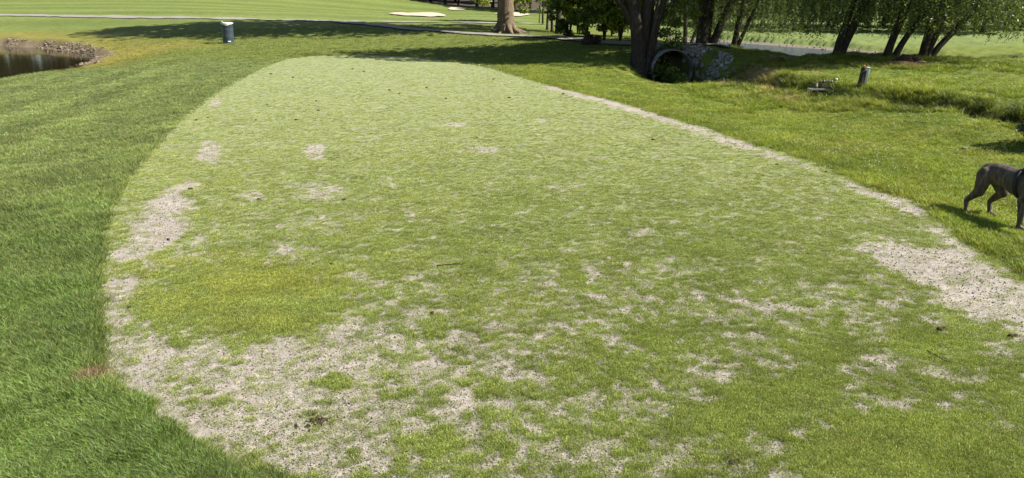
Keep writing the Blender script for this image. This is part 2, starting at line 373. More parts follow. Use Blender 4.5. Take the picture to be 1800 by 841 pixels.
def groundcol(x, y):
    d = np.hypot(x, y); sd = sdpoly(TEE, x, y)
    px = 900 + x / np.maximum(y, .5) * 1353                # bearing only, in photo units
    C = np.zeros((len(x), 3)); n = fbm(x * .35, y * .35, 3); n2 = fbm(x * 1.4, y * 1.4, 4)
    L = np.array([.064, .094, .024]); L2 = np.array([.104, .128, .044])  # L2: paler grass further off, with its sheen painted into the colour
    C[:] = L + (L2 - L) * np.clip(sst(5, 16, d) + (n2 - .5) * .8, 0, 1)[:, None]
    C *= (1 + .13 * np.sin(sd * 3.6 + (n - .5) * 2) * sst(1, 3, sd) * sst(4, 8, d))[:, None]
    right = sst(.0, 1.2, x - np.interp(y, [0, 10, 20, 26, 33, 60], [4, 2.5, 0, -1, -3, 0])) * sst(60, 45, y)
    Rg = np.array([.092, .122, .018]); Rg2 = np.array([.135, .148, .028])
    C = C * (1 - right[:, None]) + (Rg + (Rg2 - Rg) * np.clip((n2 - .3) * 1.5, 0, 1)[:, None]) * right[:, None]
    # beyond the tee: olive rough, drying yellow beside the pond
    bk = sst(27, 34, y) * sst(40, 20, np.abs(x + 6))
    C = C * (1 - bk[:, None]) + np.array([.098, .118, .026]) * bk[:, None]
    pd = sdpoly(POND, x, y)
    yl = sst(5.5, .8, pd + (n - .5) * 7) * sst(28.0, 31, y + .25 * (x + 14))
    C = C * (1 - .85 * yl[:, None]) + np.array([.160, .142, .032]) * .85 * yl[:, None]
    # fairway beyond the path with mowing stripes
    fw = sst(48, 52, y + (x + 20) * -.10) * sst(8, 2, x) * sst(2, -6, x - 6)
    st = .5 + .5 * np.sin((y * .9 + x * .12) * .75)
    fc = np.array([.118, .152, .036]) * (1 - .25 * st[:, None]) + np.array([.035, .03, .012]) * (fbm(x * .1, y * .1, 9) - .3)[:, None]
    C = C * (1 - fw[:, None]) + fc * fw[:, None]
    # far green on the right
    fr = sst(46, 52, y) * sst(6, 10, x)
    C = C * (1 - fr[:, None]) + (np.array([.115, .148, .042]) * (.85 + .3 * n[:, None])) * fr[:, None]
    # ditch: weeds and dark dirt, coloured darker for the shaded cut; far bank bare dirt
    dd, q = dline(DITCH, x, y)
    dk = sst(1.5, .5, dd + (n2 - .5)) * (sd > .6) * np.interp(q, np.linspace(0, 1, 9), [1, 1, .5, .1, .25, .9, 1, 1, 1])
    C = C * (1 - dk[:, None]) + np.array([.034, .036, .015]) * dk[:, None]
    for (bx, by, br, w) in DIRT:
        m = sst(br, br * .25, np.hypot(x - bx, (y - by)) + (n2 - .5) * br * 1.6) * w
        C = C * (1 - m[:, None]) + np.array([.19, .135, .08]) * m[:, None]
    # pond and creek shores
    m = sst(.75, .2, pd + (n2 - .5) * .5) * sst(-15.4, -14, y * .0 + -14.0 + (y - 31.5) * .6)
    C = C * (1 - m[:, None]) + np.array([.15, .115, .075]) * m[:, None]
    cd = sdpoly(CREEK, x, y); m = sst(1.4, .4, cd + (n2 - .5) * .6) * (y > 30)
    C = C * (1 - m[:, None]) + np.array([.17, .135, .115]) * m[:, None]
    # leaf litter under the wood beyond the course
    m = sst(118, 124, y - np.abs(x) * 0) * sst(-24, -18, x) * sst(30, 22, x)
    C = C * (1 - m[:, None]) + np.array([.06, .045, .03]) * m[:, None]
    b = ats([(165, 668)])[0]; m = sst(.14, .05, np.hypot(x - b[0], (y - b[1]) * .8) + (n2 - .5) * .15)
    C = C * (1 - m[:, None]) + np.array([.095, .066, .045]) * m[:, None]
    m = sst(.16, .02, np.abs(sd)) ; C = C * (1 - .15 * m[:, None]) + np.array([.12, .10, .05]) * .15 * m[:, None]
    return C
_d = lambda px, py, z, r, w=.9: (*at(px, py, z)[:2], r, w)
DIRT = [_d(1300, 145, 0, .9, .95), _d(1345, 120, .25, .9, .9), _d(1300, 125, .2, .8, .9), _d(1385, 172, -.05, .5, .7), _d(1420, 135, .1, .5, .5), _d(1590, 114, .38, 1.0), _d(1330, 135, .1, .9, .8), _d(1350, 160, 0, .6, .7), _d(1320, 112, .3, .8, .8), _d(1570, 173, .05, .5, .8), _d(1640, 180, .05, .5, .6), _d(1370, 103, .4, .7, .7), _d(1440, 160, .05, .5, .6), _d(1395, 150, .05, .5, .5)]
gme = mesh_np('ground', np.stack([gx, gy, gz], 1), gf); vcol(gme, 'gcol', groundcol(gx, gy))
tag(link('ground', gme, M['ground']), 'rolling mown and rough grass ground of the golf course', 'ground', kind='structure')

# ------------------------------------------------------------------ the tee: coverage of sand and thin grass
def blobs(x, y, lst):                                      # pixel ellipses turned into ground ellipses
    s = np.zeros(np.shape(x))
    for (px, py, rx, ry, w) in lst:
        c = at(px, py); a = at(px + rx, py).x - c.x; b = (at(px, py - ry).y - at(px, py + ry).y) / 2
        sx = c.x / c.y                                     # follow the line of sight's bearing on the ground
        u = (x - c.x - sx * (y - c.y)) / a; v = (y - c.y) / b
        s = np.maximum(s, w * sst(1.35, .55, np.hypot(u, v)))
    return s
SAND_POLY = [  # (polygon, soft edge m, weight)
    ([(185, 645), (225, 600), (270, 578), (330, 590), (420, 588), (500, 580), (590, 577), (600, 540), (640, 560), (640, 640), (690, 715), (730, 790), (800, 880), (640, 990), (455, 845), (330, 752), (272, 702), (215, 682)], .16, .93),
    ([(290, 326), (345, 318), (338, 350), (335, 390), (328, 415), (292, 432), (258, 452), (190, 468), (198, 432), (235, 388), (262, 350)], .22, .97),
    ([(188, 500), (240, 482), (268, 500), (250, 530), (236, 562), (196, 570)], .16, .9),
    ([(1500, 432), (1560, 424), (1640, 436), (1715, 440), (1790, 490), (1900, 580), (2000, 700), (1900, 640), (1800, 592), (1740, 572), (1650, 530), (1575, 482)], .3, .98),
    ([(965, 150), (990, 153), (1080, 178), (1140, 196), (1200, 214), (1260, 231), (1330, 256), (1440, 298), (1430, 303), (1320, 268), (1240, 242), (1150, 210), (1080, 190), (1000, 165)], .25, .85),
    ([(1480, 318), (1560, 343), (1608, 354), (1642, 390), (1706, 432), (1690, 440), (1640, 420), (1600, 380), (1540, 352)], .2, .9),
]
SAND_SPOT = [(552, 268, 24, 16, .8), (368, 268, 22, 24, .85), (450, 344, 26, 12, .8), (560, 338, 62, 24, .7), (855, 262, 32, 7, .85), (1130, 411, 30, 8, .8), (500, 442, 24, 18, .75), (552, 436, 16, 10, .7),
    (470, 400, 24, 8, .6), (1040, 488, 16, 18, .85), (1042, 521, 24, 6, .95), (1520, 642, 48, 26, .85), (1625, 655, 80, 32, .75), (1470, 742, 60, 26, .7), (1290, 806, 100, 36, .85), (975, 572, 60, 26, .7), (880, 525, 60, 14, .6),
    (1240, 492, 60, 22, .7), (1390, 556, 60, 18, .65), (985, 155, 26, 6, .9), (380, 182, 14, 6, .8), (700, 540, 90, 40, .68), (820, 570, 70, 26, .62), (520, 600, 60, 10, .6), (620, 560, 30, 40, .7), (680, 480, 60, 12, .5),
    (560, 390, 40, 20, .5), (400, 440, 30, 8, .4), (1000, 330, 40, 10, .5), (800, 220, 30, 4, .6), (640, 225, 40, 4, .5), (950, 212, 14, 3, .7), (930, 490, 40, 14, .6), (720, 378, 14, 8, .6), (1160, 548, 24, 10, .6),
    (1770, 740, 50, 20, .6), (1300, 640, 60, 14, .5), (1160, 740, 80, 30, .5), (900, 760, 120, 60, .72), (760, 690, 100, 60, .7), (1100, 790, 120, 50, .6), (1000, 640, 80, 30, .6), (850, 625, 70, 30, .55), (620, 480, 40, 10, .35)]
GREEN_SPOT = [(430, 520, 170, 62, 1.0), (580, 678, 34, 16, .85), (320, 605, 20, 8, .75), (470, 565, 100, 16, 1.0), (340, 560, 80, 16, .9), (1600, 790, 190, 60, .8), (1450, 640, 60, 60, .5), (1300, 720, 90, 40, .6), (1400, 700, 60, 60, .5),
    (1080, 640, 80, 30, .4), (1200, 600, 100, 30, .4), (800, 430, 200, 40, .3), (1350, 430, 150, 60, .4), (1650, 600, 100, 30, .4), (900, 680, 60, 16, .6), (790, 785, 40, 18, .7), (560, 520, 40, 40, .6)]
def sandfrac(x, y):
    d = y
    s = np.interp(d, [2.5, 4.6, 5.6, 7.0, 9, 14, 33], [.68, .67, .58, .38, .22, .15, .12]) * np.ones(np.shape(x))
    s = s + .17 * sst(1.2, -1.5, x) * sst(5.6, 4.4, d)
    s = s - .22 * sst(1.2, 3.5, x) * sst(6, 4, d)
    w1 = (fbm(x * 2.2, y * 2.2, 51) - .5)
    for P, e, w in SAND_POLY:
        s = np.maximum(s, w * sst(e, -e, sdpoly(ats(P), x, y) + w1 * .42))
    xx, yy = x + w1 * .25, y + (fbm(x * 2.2 + 40, y * 2.2, 52) - .5) * .3
    s = np.maximum(s, .86 * blobs(xx, yy, SAND_SPOT))
    s = s * (1 - .97 * blobs(x + w1 * .30, y + (fbm(x * 3 + 9, y * 3, 53) - .5) * .22, GREEN_SPOT))
    return np.clip(s, 0, 1)
def coverage(x, y):
    s = sandfrac(x, y)
    n = .27 * fbm(x * 5.5, y * 6.5, 60, 3) + .40 * fbm(x * 15, y * 15, 61, 3) + .33 * vnoise(x * 48, y * 48, 62)
    n = np.clip((n - .5) * 2.3 + .5, 0, 1)
    return sst(-.40, .34, n - s)
trs = np.exp(np.linspace(math.log(1.6), math.log(36), 640)); tan_ = np.concatenate([np.linspace(-R(64), -R(41), 40), np.linspace(-R(40), R(41), 520), np.linspace(R(42), R(68), 40)])
tx, ty, tf = grid(trs, tan_)
keep = sdpoly(TEE, tx, ty) < .2; fk = keep[tf].all(1); tf = tf[fk]
used = np.unique(tf); remap = np.full(len(tx), -1); remap[used] = np.arange(len(used)); tf = remap[tf]; tx, ty = tx[used], ty[used]
tcov = coverage(tx, ty)
tz = (fbm(tx * 3, ty * 3, 70) - .5) * .018 + (fbm(tx * 18, ty * 18, 71, 3) - .5) * .012 * sst(14, 6, ty) + .006 * tcov - .002
tme = mesh_np('tee', np.stack([tx, ty, tz], 1), tf); vflt(tme, 'cov', tcov)
tag(link('tee', tme, M['tee']), 'level tee of thin pale grass with bare sandy patches', 'tee', kind='structure')

# ------------------------------------------------------------------ path, bunkers, water as draped sheets
def ribbon(pts, w, step=.5):
    P = [Vector(p[:2]) for p in pts]; out = []
    for i in range(len(P) - 1):
        a, b, c, d = P[max(i - 1, 0)], P[i], P[i + 1], P[min(i + 2, len(P) - 1)]
        n = max(2, int((c - b).length / step))
        for k in range(n):
            t = k / n; out.append(.5 * ((2 * b) + (c - a) * t + (2 * a - 5 * b + 4 * c - d) * t * t + (3 * b - 3 * c + d - a) * t ** 3))
    out.append(P[-1]); V = []; m = 6
    for i, p in enumerate(out):
        t = (out[min(i + 1, len(out) - 1)] - out[max(i - 1, 0)]).normalized(); nn = Vector((-t.y, t.x))
        ww = w * (1 + .06 * math.sin(i * .7))
        for j in range(m + 1): q = p + nn * ww * (j / m - .5); V.append((q.x, q.y))
    V = np.array(V); z = height(V[:, 0], V[:, 1]) + .05
    i = (np.arange(len(out) - 1)[:, None] * (m + 1) + np.arange(m)[None]).ravel()
    return np.column_stack([V, z]), np.stack([i, i + 1, i + m + 2, i + m + 1], 1)
def gp(px, py): return ground(px, py)[:2]
pA = [gp(-420, 24), gp(-150, 25), gp(0, 26.5), gp(200, 30), gp(400, 34), gp(540, 37), gp(640, 39), gp(760, 39.5), gp(860, 41), gp(930, 42.5), gp(985, 45)]
V1, F1 = ribbon(pA, 1.6)
tag(link('cart_path', mesh_np('cart_path', V1, F1), M['path']), 'long grey asphalt cart path crossing in front of the fairway', 'path', kind='structure')
pB = [gp(590, 39.5), gp(645, 44), gp(700, 50), gp(790, 58), gp(880, 63.5), gp(940, 66), gp(1010, 71), gp(1080, 76), gp(1150, 78.5), gp(1225, 80), gp(1285, 83)]
V2, F2 = ribbon(pB, .95); V2[:, 2] += .012
tag(link('cart_path', mesh_np('cart_path_branch', V2, F2), M['path']), 'narrow pale path branching off past the big tree and over the culvert', 'path', kind='structure')
def bunker(px, lab, seed):
    P = np.array([gp(*p) for p in px]); c = P.mean(0); n = 40; k = len(P); rings = 7; V = []
    B = np.array([p[:] for p in spline([(*p, 0) for p in list(P) + [P[0]]], n + 1)])[:n, :2]
    for i in range(rings):
        f = .02 + .98 * i / (rings - 1); V += [tuple(c + (p - c) * f) for p in B]
    V = np.array(V); z = height(V[:, 0], V[:, 1]) + .09
    i = (np.arange(rings - 1)[:, None] * n + np.arange(n)[None]); j = (np.arange(rings - 1)[:, None] * n + (np.arange(n)[None] + 1) % n)
    me = mesh_np('sand_bunker', np.column_stack([V, z]), np.stack([i.ravel(), j.ravel(), (j + n).ravel(), (i + n).ravel()], 1))
    tag(link('sand_bunker', me, M['bunker']), lab, 'bunker', kind='structure')
bunker([(683, 25), (700, 23.4), (724, 24), (745, 23.2), (770, 24.5), (784, 28), (766, 30.6), (730, 29.6), (700, 27.6)], 'long pale sand bunker beyond the cart path', 1)
bunker([(788, 16), (795, 13.6), (812, 14.6), (820, 17.6), (803, 18.8), (790, 18)], 'small pale sand bunker at the edge of the wood', 2)
bunker([(868, 25), (880, 23.3), (905, 22), (925, 24), (931, 27), (915, 30), (890, 29)], 'pale sand bunker half hidden by the big tree trunk', 3)
bunker([(915, 20), (930, 18.2), (948, 19), (950, 22), (935, 23.6)], 'pale sand bunker right of the big tree trunk', 4)
def sheet(name, P, z, mat, lab, cat):
    me = bpy.data.meshes.new(name); me.from_pydata([(p[0], p[1], z) for p in P], [], [tuple(range(len(P)))]); me.update()
    tag(link(name, me, mat, None, False), lab, cat, kind='structure')
def grow(P, g): c = P.mean(0); return c + (P - c) * g
sheet('pond_water', grow(POND, 1.06), POND_Z, M['pond'], 'dark brown still pond water beside the yellowed bank', 'water')
sheet('creek_water', np.concatenate([CREEK_FAR + [0, 1.5], (CREEK_NEAR + [0, -1])[::-1]]), CREEK_Z, M['creek'], 'narrow pale creek water behind the willows', 'water')
# ------------------------------------------------------------------ grass: tufts scattered by geometry nodes
def tuft_mesh(name, n, rad, h0, h1, w, lean, mat, seed):
    rg = np.random.default_rng(seed); V = []; Fc = []; C = []
    for i in range(n):
        a = rg.random() * 6.283; r = rad * math.sqrt(rg.random()); bx, by = math.cos(a) * r, math.sin(a) * r
        h = h0 + (h1 - h0) * rg.random(); la = a + rg.normal() * .9; le = lean * (.25 + rg.random()) * h
        ta = rg.random() * 6.283; wx, wy = math.cos(ta) * w * (.6 + .8 * rg.random()), math.sin(ta) * w * (.6 + .8 * rg.random())
        mx, my = bx + math.cos(la) * le * .38, by + math.sin(la) * le * .38; ex, ey = bx + math.cos(la) * le, by + math.sin(la) * le
        k = len(V); V += [(bx - wx, by - wy, 0), (bx + wx, by + wy, 0), (mx - wx * .8, my - wy * .8, h * .6), (mx + wx * .8, my + wy * .8, h * .6), (ex, ey, h * (1 - .25 * lean * rg.random()))]
        Fc += [(k, k + 1, k + 3, k + 2), (k + 2, k + 3, k + 4)]
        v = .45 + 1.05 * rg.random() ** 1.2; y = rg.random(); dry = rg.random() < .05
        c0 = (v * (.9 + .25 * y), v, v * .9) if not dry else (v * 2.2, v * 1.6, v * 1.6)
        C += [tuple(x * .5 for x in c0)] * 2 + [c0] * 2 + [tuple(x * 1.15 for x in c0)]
    me = bpy.data.meshes.new(name); me.from_pydata(V, [], Fc); me.update(); vcol(me, 'bvar', C); me.materials.append(mat); return me
def scatter(name, label, cat, P, rot, scl, idx, tint, protos):
    me = bpy.data.meshes.new(name); me.vertices.add(len(P)); me.vertices.foreach_set('co', np.asarray(P, np.float32).ravel())
    for nm, arr in (('rot', rot), ('scl', scl)):
        a = me.attributes.new(nm, 'FLOAT_VECTOR', 'POINT'); a.data.foreach_set('vector', np.asarray(arr, np.float32).ravel())
    a = me.attributes.new('idx', 'INT', 'POINT'); a.data.foreach_set('value', np.asarray(idx, np.int32)); vcol(me, 'tint', tint)
    o = bpy.data.objects.new(name, me); COL.objects.link(o); tag(o, label, cat, kind='stuff')
    g = bpy.data.node_groups.new(name, 'GeometryNodeTree'); g.interface.new_socket('Geometry', in_out='INPUT', socket_type='NodeSocketGeometry'); g.interface.new_socket('Geometry', in_out='OUTPUT', socket_type='NodeSocketGeometry')
    gi, go = g.nodes.new('NodeGroupInput'), g.nodes.new('NodeGroupOutput'); iop = g.nodes.new('GeometryNodeInstanceOnPoints'); jn = g.nodes.new('GeometryNodeJoinGeometry')
    for p in protos[::-1]:
        po = bpy.data.objects.new(p.name, p); oi = g.nodes.new('GeometryNodeObjectInfo'); oi.inputs['Object'].default_value = po; oi.inputs['As Instance'].default_value = True
        g.links.new(oi.outputs['Geometry'], jn.inputs[0])
    def na(n, t):
        x = g.nodes.new('GeometryNodeInputNamedAttribute'); x.data_type = t; x.inputs['Name'].default_value = n; return x.outputs['Attribute']
    g.links.new(gi.outputs[0], iop.inputs['Points']); g.links.new(jn.outputs[0], iop.inputs['Instance']); iop.inputs['Pick Instance'].default_value = True
    g.links.new(na('idx', 'INT'), iop.inputs['Instance Index']); g.links.new(na('scl', 'FLOAT_VECTOR'), iop.inputs['Scale'])
    e2r = g.nodes.new('FunctionNodeEulerToRotation'); g.links.new(na('rot', 'FLOAT_VECTOR'), e2r.inputs[0]); g.links.new(e2r.outputs[0], iop.inputs['Rotation'])
    g.links.new(iop.outputs[0], go.inputs[0]); md = o.modifiers.new('scatter', 'NODES'); md.node_group = g
    return o
def sample(n, r0, r1, a0, a1, k):                          # points with density falling as r^-k
    u = RNG.random(n); e = 2 - k
    r = (r0 ** e + u * (r1 ** e - r0 ** e)) ** (1 / e) if abs(e) > 1e-6 else r0 * (r1 / r0) ** u
    a = RNG.uniform(a0, a1, n); return np.sin(a) * r, np.cos(a) * r
def put(name, label, cat, x, y, protos, tint, sxy, sz, dz=0.0, tilt=.12):
    n = len(x); z = height(x, y) + dz if np.isscalar(dz) else dz
    rot = np.stack([RNG.normal(0, tilt, n), RNG.normal(0, tilt, n), RNG.uniform(0, 6.283, n)], 1)
    return scatter(name, label, cat, np.stack([x, y, z], 1), rot, np.stack([sxy, sxy, sz], 1), RNG.integers(0, len(protos), n), tint, protos)

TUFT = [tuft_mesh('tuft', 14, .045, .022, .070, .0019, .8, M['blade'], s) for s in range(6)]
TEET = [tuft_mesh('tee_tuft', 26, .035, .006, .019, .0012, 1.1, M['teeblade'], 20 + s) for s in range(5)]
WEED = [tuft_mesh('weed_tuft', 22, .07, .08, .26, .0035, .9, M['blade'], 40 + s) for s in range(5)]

# rough around the tee
x, y = sample(400000, 2.6, 48, R(-43), R(43), 2.35); d = np.hypot(x, y)
sd = sdpoly(TEE, x, y); m = sd > .02 + .34 * (fbm(x * 1.8, y * 1.8, 80) - .5) + .22 * (fbm(x * 7, y * 7, 81) - .5); m &= sdpoly(POND, x, y) > .15; m &= sdpoly(CREEK, x, y) > .6
dd, _ = dline(np.array([p[:2] for p in V2[3::7]])[::2], x, y); m &= dd > .7
x, y, d, sd = x[m], y[m], d[m], sd[m]
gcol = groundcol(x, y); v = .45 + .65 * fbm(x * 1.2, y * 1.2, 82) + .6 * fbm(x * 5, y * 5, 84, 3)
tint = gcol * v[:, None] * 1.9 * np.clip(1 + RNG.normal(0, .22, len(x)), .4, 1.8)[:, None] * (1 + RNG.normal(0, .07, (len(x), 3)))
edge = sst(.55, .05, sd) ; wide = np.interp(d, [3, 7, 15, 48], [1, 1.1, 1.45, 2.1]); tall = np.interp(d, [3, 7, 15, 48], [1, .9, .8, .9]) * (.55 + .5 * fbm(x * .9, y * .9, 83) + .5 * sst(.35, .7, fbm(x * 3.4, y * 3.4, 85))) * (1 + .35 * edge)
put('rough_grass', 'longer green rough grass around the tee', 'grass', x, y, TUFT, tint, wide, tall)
# far bank of the ditch and ditch weeds
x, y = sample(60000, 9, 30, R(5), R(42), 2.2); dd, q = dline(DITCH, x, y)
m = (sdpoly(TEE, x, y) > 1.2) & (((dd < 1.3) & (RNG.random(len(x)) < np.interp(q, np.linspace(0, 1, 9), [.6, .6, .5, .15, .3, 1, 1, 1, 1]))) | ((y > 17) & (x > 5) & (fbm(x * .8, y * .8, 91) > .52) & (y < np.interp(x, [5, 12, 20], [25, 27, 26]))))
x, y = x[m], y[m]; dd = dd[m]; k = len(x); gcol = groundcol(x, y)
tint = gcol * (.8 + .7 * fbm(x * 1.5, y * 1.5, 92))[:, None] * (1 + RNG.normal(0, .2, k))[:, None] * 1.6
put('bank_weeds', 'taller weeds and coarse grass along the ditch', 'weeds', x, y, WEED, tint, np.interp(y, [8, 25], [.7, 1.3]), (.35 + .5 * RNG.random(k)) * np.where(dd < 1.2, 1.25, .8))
# tee grass
x, y = sample(760000, 2.7, 34, R(-42), R(44), 2.2); sd = sdpoly(TEE, x, y); m = sd < .1; x, y, sd = x[m], y[m], sd[m]
c = coverage(x, y); m = RNG.random(len(x)) < np.clip(.07 + .85 * c, 0, 1) * np.interp(y, [3, 9, 20], [.85, .65, .5]); x, y, c = x[m], y[m], c[m]; d = np.hypot(x, y)
sfr = sandfrac(x, y); n = len(x)
B = np.array([.300, .345, .105]); Cc = np.array([.295, .325, .065]); Dn = np.array([.235, .295, .080])
w = fbm(x * 1.1, y * 1.1, 95); yel = blobs(x, y, [(420, 490, 220, 75, 1), (380, 300, 120, 60, .5)]) * sst(.35, .6, fbm(x * 2, y * 2, 96))
tint = Dn + (B - Dn) * np.clip(sst(5, 15, d) * .8 + (w - .5), 0, 1)[:, None]
tint = tint * (1 - .6 * yel[:, None]) + Cc * .6 * yel[:, None]
tint *= (1 + RNG.normal(0, .16, n))[:, None] * (.72 + .56 * fbm(x * 3.2, y * 5, 97))[:, None]
wd = np.interp(d, [3, 6, 12, 34], [.8, .95, 1.25, 1.7]); tl = np.interp(d, [3, 6, 12, 34], [.85, .75, .55, .5]) * (.55 + .75 * c) * (.8 + .6 * fbm(x * 5, y * 7, 98))
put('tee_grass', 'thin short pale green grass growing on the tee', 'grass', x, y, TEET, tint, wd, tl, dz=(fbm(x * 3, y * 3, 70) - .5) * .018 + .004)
# dark crumbs on the bare sand
cr = [MB().blob((0, 0, .35), (1, .8, .6), s, .4, 1).mesh('crumb') for s in range(4)]
crm = NT('crumb'); crm.base(crm.attr('tint', 'INSTANCER').outputs['Color'], .95, .1)
for me in cr: me.materials.append(crm.m)
x, y = sample(190000, 2.8, 16, R(-42), R(44), 2.0); m = sdpoly(TEE, x, y) < -.03; x, y = x[m], y[m]
m = RNG.random(len(x)) < (1 - coverage(x, y)) * .9 + .04; x, y = x[m], y[m]; k = len(x)
t = RNG.random(k) ** .9; tint = np.array([.07, .052, .038]) * (1 - t[:, None]) + np.array([.36, .32, .275]) * t[:, None]
s = (.002 + .0055 * RNG.random(k) ** 3) * np.interp(y, [3, 12], [1, 1.7])
put('soil_crumbs', 'small soil crumbs and grit lying on the bare sand', 'soil', x, y, cr, tint, s, s, dz=(fbm(x * 3, y * 3, 70) - .5) * .018 + .001, tilt=.6)
# clover and daisy heads in the rough
fl = [MB().lathe([(.0, .0), (.9, .1), (1, .5), (.6, .95), (0.05, 1.1)], 6).mesh('flower')]
flm = NT('flower'); flm.base(flm.attr('tint', 'INSTANCER').outputs['Color'], .7, .2); fl[0].materials.append(flm.m)
x, y = sample(16000, 6, 34, R(-40), R(42), 2.0); sd = sdpoly(TEE, x, y)
m = (sd > .7) & (np.where(x > 0, fbm(x * .7, y * .7, 99) > .5, (RNG.random(len(x)) < .06) & (y > 10))) & (np.abs(x) > 2) & (y < np.where(x > 0, 26, 36)) & (sdpoly(POND, x, y) > .5); x, y = x[m], y[m]; k = len(x)
put('clover_flowers', 'scattered tiny white clover heads in the rough grass', 'flowers', x, y, fl, np.tile([.75, .74, .62], (k, 1)) * (.7 + .4 * RNG.random((k, 1))), np.full(k, .006), np.full(k, .006), dz=.045)
# ------------------------------------------------------------------ trees
def leaf_mesh(name, P, size, rg, elong=1.8, droop=0.0, mat=None):
    n = len(P); size = np.broadcast_to(size, (n,))
    a = rg.normal(size=(n, 3)); a[:, 2] = a[:, 2] * (1 - droop) - droop * 1.2; a /= np.linalg.norm(a, axis=1)[:, None]
    b = np.cross(a, rg.normal(size=(n, 3))); b /= np.linalg.norm(b, axis=1)[:, None] + 1e-9
    c = np.cross(a, b); A = a * (size * elong * .5)[:, None]; B = b * (size * .5)[:, None]; Cn = c * (size * .14)[:, None]
    V = np.stack([P - A, P + B + Cn - A * .1, P + A, P - B + Cn - A * .1], 1).reshape(-1, 3)
    me = mesh_np(name, V, np.arange(4 * n).reshape(n, 4)); vflt(me, 'lvar', np.repeat(rg.random(n), 4))
    if mat: me.materials.append(mat)
    return me
def clump_points(rg, centers, radii, per, shell=.5):
    out = []
    for c, r in zip(centers, radii):
        d = rg.normal(size=(per, 3)); d /= np.linalg.norm(d, axis=1)[:, None]
        out.append(np.array(c) + d * np.array(r) * (shell + (1 - shell) * rg.random((per, 1)) ** .6))
    return np.concatenate(out)
def crown_clumps(rg, c, r, n, cr):
    d = rg.normal(size=(n, 3)); d /= np.linalg.norm(d, axis=1)[:, None]; q = np.array(c) + d * np.array(r) * (.35 + .65 * rg.random((n, 1)) ** .5)
    return q, [np.array([cr, cr, cr * .7]) * (.6 + .8 * rg.random()) for _ in range(n)]
def stem(mb, pts, r0, r1, n=14, k=12, flare=0.0, seed=0, wob=.0):
    P = spline(pts, n); rg = random.Random(seed); rad = []
    for i, p in enumerate(P):
        t = i / (n - 1); rad.append((r0 + (r1 - r0) * t ** .8) * (1 + flare * math.exp(-t * n * .55)))
        if wob and 0 < i < n - 1: P[i] = p + Vector((rg.uniform(-wob, wob), rg.uniform(-wob, wob), 0))
    mb.tube(P, rad, k, True, seed, .13); return P
def tree_root(name, label, x, y, group=None):
    z = hz(x, y); r = empty(name, (x, y, z)); tag(r, label, 'tree', group); return r
def simple_crown(root, name, mat, seed, c, r, n_cl, cr, per, size, elong=1.6):
    rg = np.random.default_rng(seed); q, rr = crown_clumps(rg, c, r, n_cl, cr)
    return link(name, leaf_mesh(name, clump_points(rg, q, rr, per), size * (.7 + .6 * rg.random(n_cl * per)), rg, elong, .2, mat), None, root, False)

# the big tree by the path
b = ground(889, 58); T = tree_root('cottonwood_tree', 'big old tree with thick flared trunk beside the path branch', b.x, b.y)
mb = MB(); stem(mb, [(0, 0, -.3), (0, 0, .6), (.02, .05, 2.2), (.1, .1, 5), (.0, .3, 9), (-.3, .2, 13)], .56, .30, 34, 28, .85, 1)
for a, (dx, dy, h0, h1) in enumerate([(4, 1, 4.6, 9), (-4, 2, 5.5, 11), (1, -4, 6, 12), (-2, 3, 8, 15), (3, -1, 9, 16), (-5, -2, 7, 13)]):
    stem(mb, [(0, .1, h0), (dx * .4, dy * .4, h0 + (h1 - h0) * .4), (dx, dy, h1)], .22, .07, 8, 8, 0, a)
mb.build('trunk', M['bark'], T)
mr = MB()
for k in range(9):
    a = k * .7 + .2; r = random.Random(k); L = .95 + .5 * r.random()
    stem(mr, [(math.cos(a) * .3, math.sin(a) * .3, .55), (math.cos(a) * .62, math.sin(a) * .62, .16), (math.cos(a) * L, math.sin(a) * L, -.08)], .22, .08, 8, 8, 0, k)
mr.build('root_flare', M['bark'], T)
rg = np.random.default_rng(11)
q, rr = crown_clumps(rg, (-1, 1.0, 13), (8, 5.0, 8.5), 190, 1.7)
q2 = [(-1.25, -1.0, 1.75), (-1.5, -1.0, 1.95), (.95, -1.0, 1.65), (.8, -1.0, 1.95), (1.25, -1.0, 1.9), (-1.9, -.6, 2.1), (1.05, -1.0, 1.2), (-1.9, -1.2, 2.9), (1.4, -1, 3.0), (-2.6, -1, 3.2), (2.2, -1, 3.0), (-1, 0, 3.6), (1, .4, 3.8), (-2.4, .5, 4.4), (2.6, .2, 4.6)]
rr2 = [np.array([.42, .3, .3]) * (.8 + .5 * rg.random()) for _ in q2]
rr2[6] = np.array([.3, .2, .12])
P = clump_points(rg, q, rr, 60); P2 = clump_points(rg, q2, rr2, 130, .2)
link('crown', leaf_mesh('crown', np.concatenate([P, P2]), np.concatenate([np.full(len(P), .34), np.full(len(P2), .10)]), rg, 1.5, .25, M['leafy']), None, T, False)

# the multi-stemmed tree by the culvert
b = ground(1127, 118); T = tree_root('multi_stem_tree', 'multi-stemmed dark tree with ivy at its foot beside the culvert', b.x, b.y)
mb = MB()
stem(mb, [(-.12, 0, -.4), (-.1, 0, .3), (-.2, .05, 1.2), (-.42, .1, 2.2), (-.95, .3, 4), (-1.5, .8, 8)], .36, .14, 20, 14, .35, 3)
stem(mb, [(.05, .12, -.4), (.08, .12, .4), (.12, .2, 1.4), (.2, .3, 2.6), (.2, .8, 5), (.1, 1.2, 9)], .34, .14, 20, 14, .3, 4)
stem(mb, [(.30, -.02, -.4), (.34, 0, .3), (.42, .05, 1.0), (.62, .1, 2.0), (1.1, .2, 3.5), (2.0, .7, 7)], .19, .09, 20, 12, .4, 5)
stem(mb, [(.2, -.2, -.4), (.24, -.2, .4), (.34, -.15, 1.1), (.44, -.1, 2.0), (.8, -.1, 4)], .12, .06, 16, 10, .5, 6)
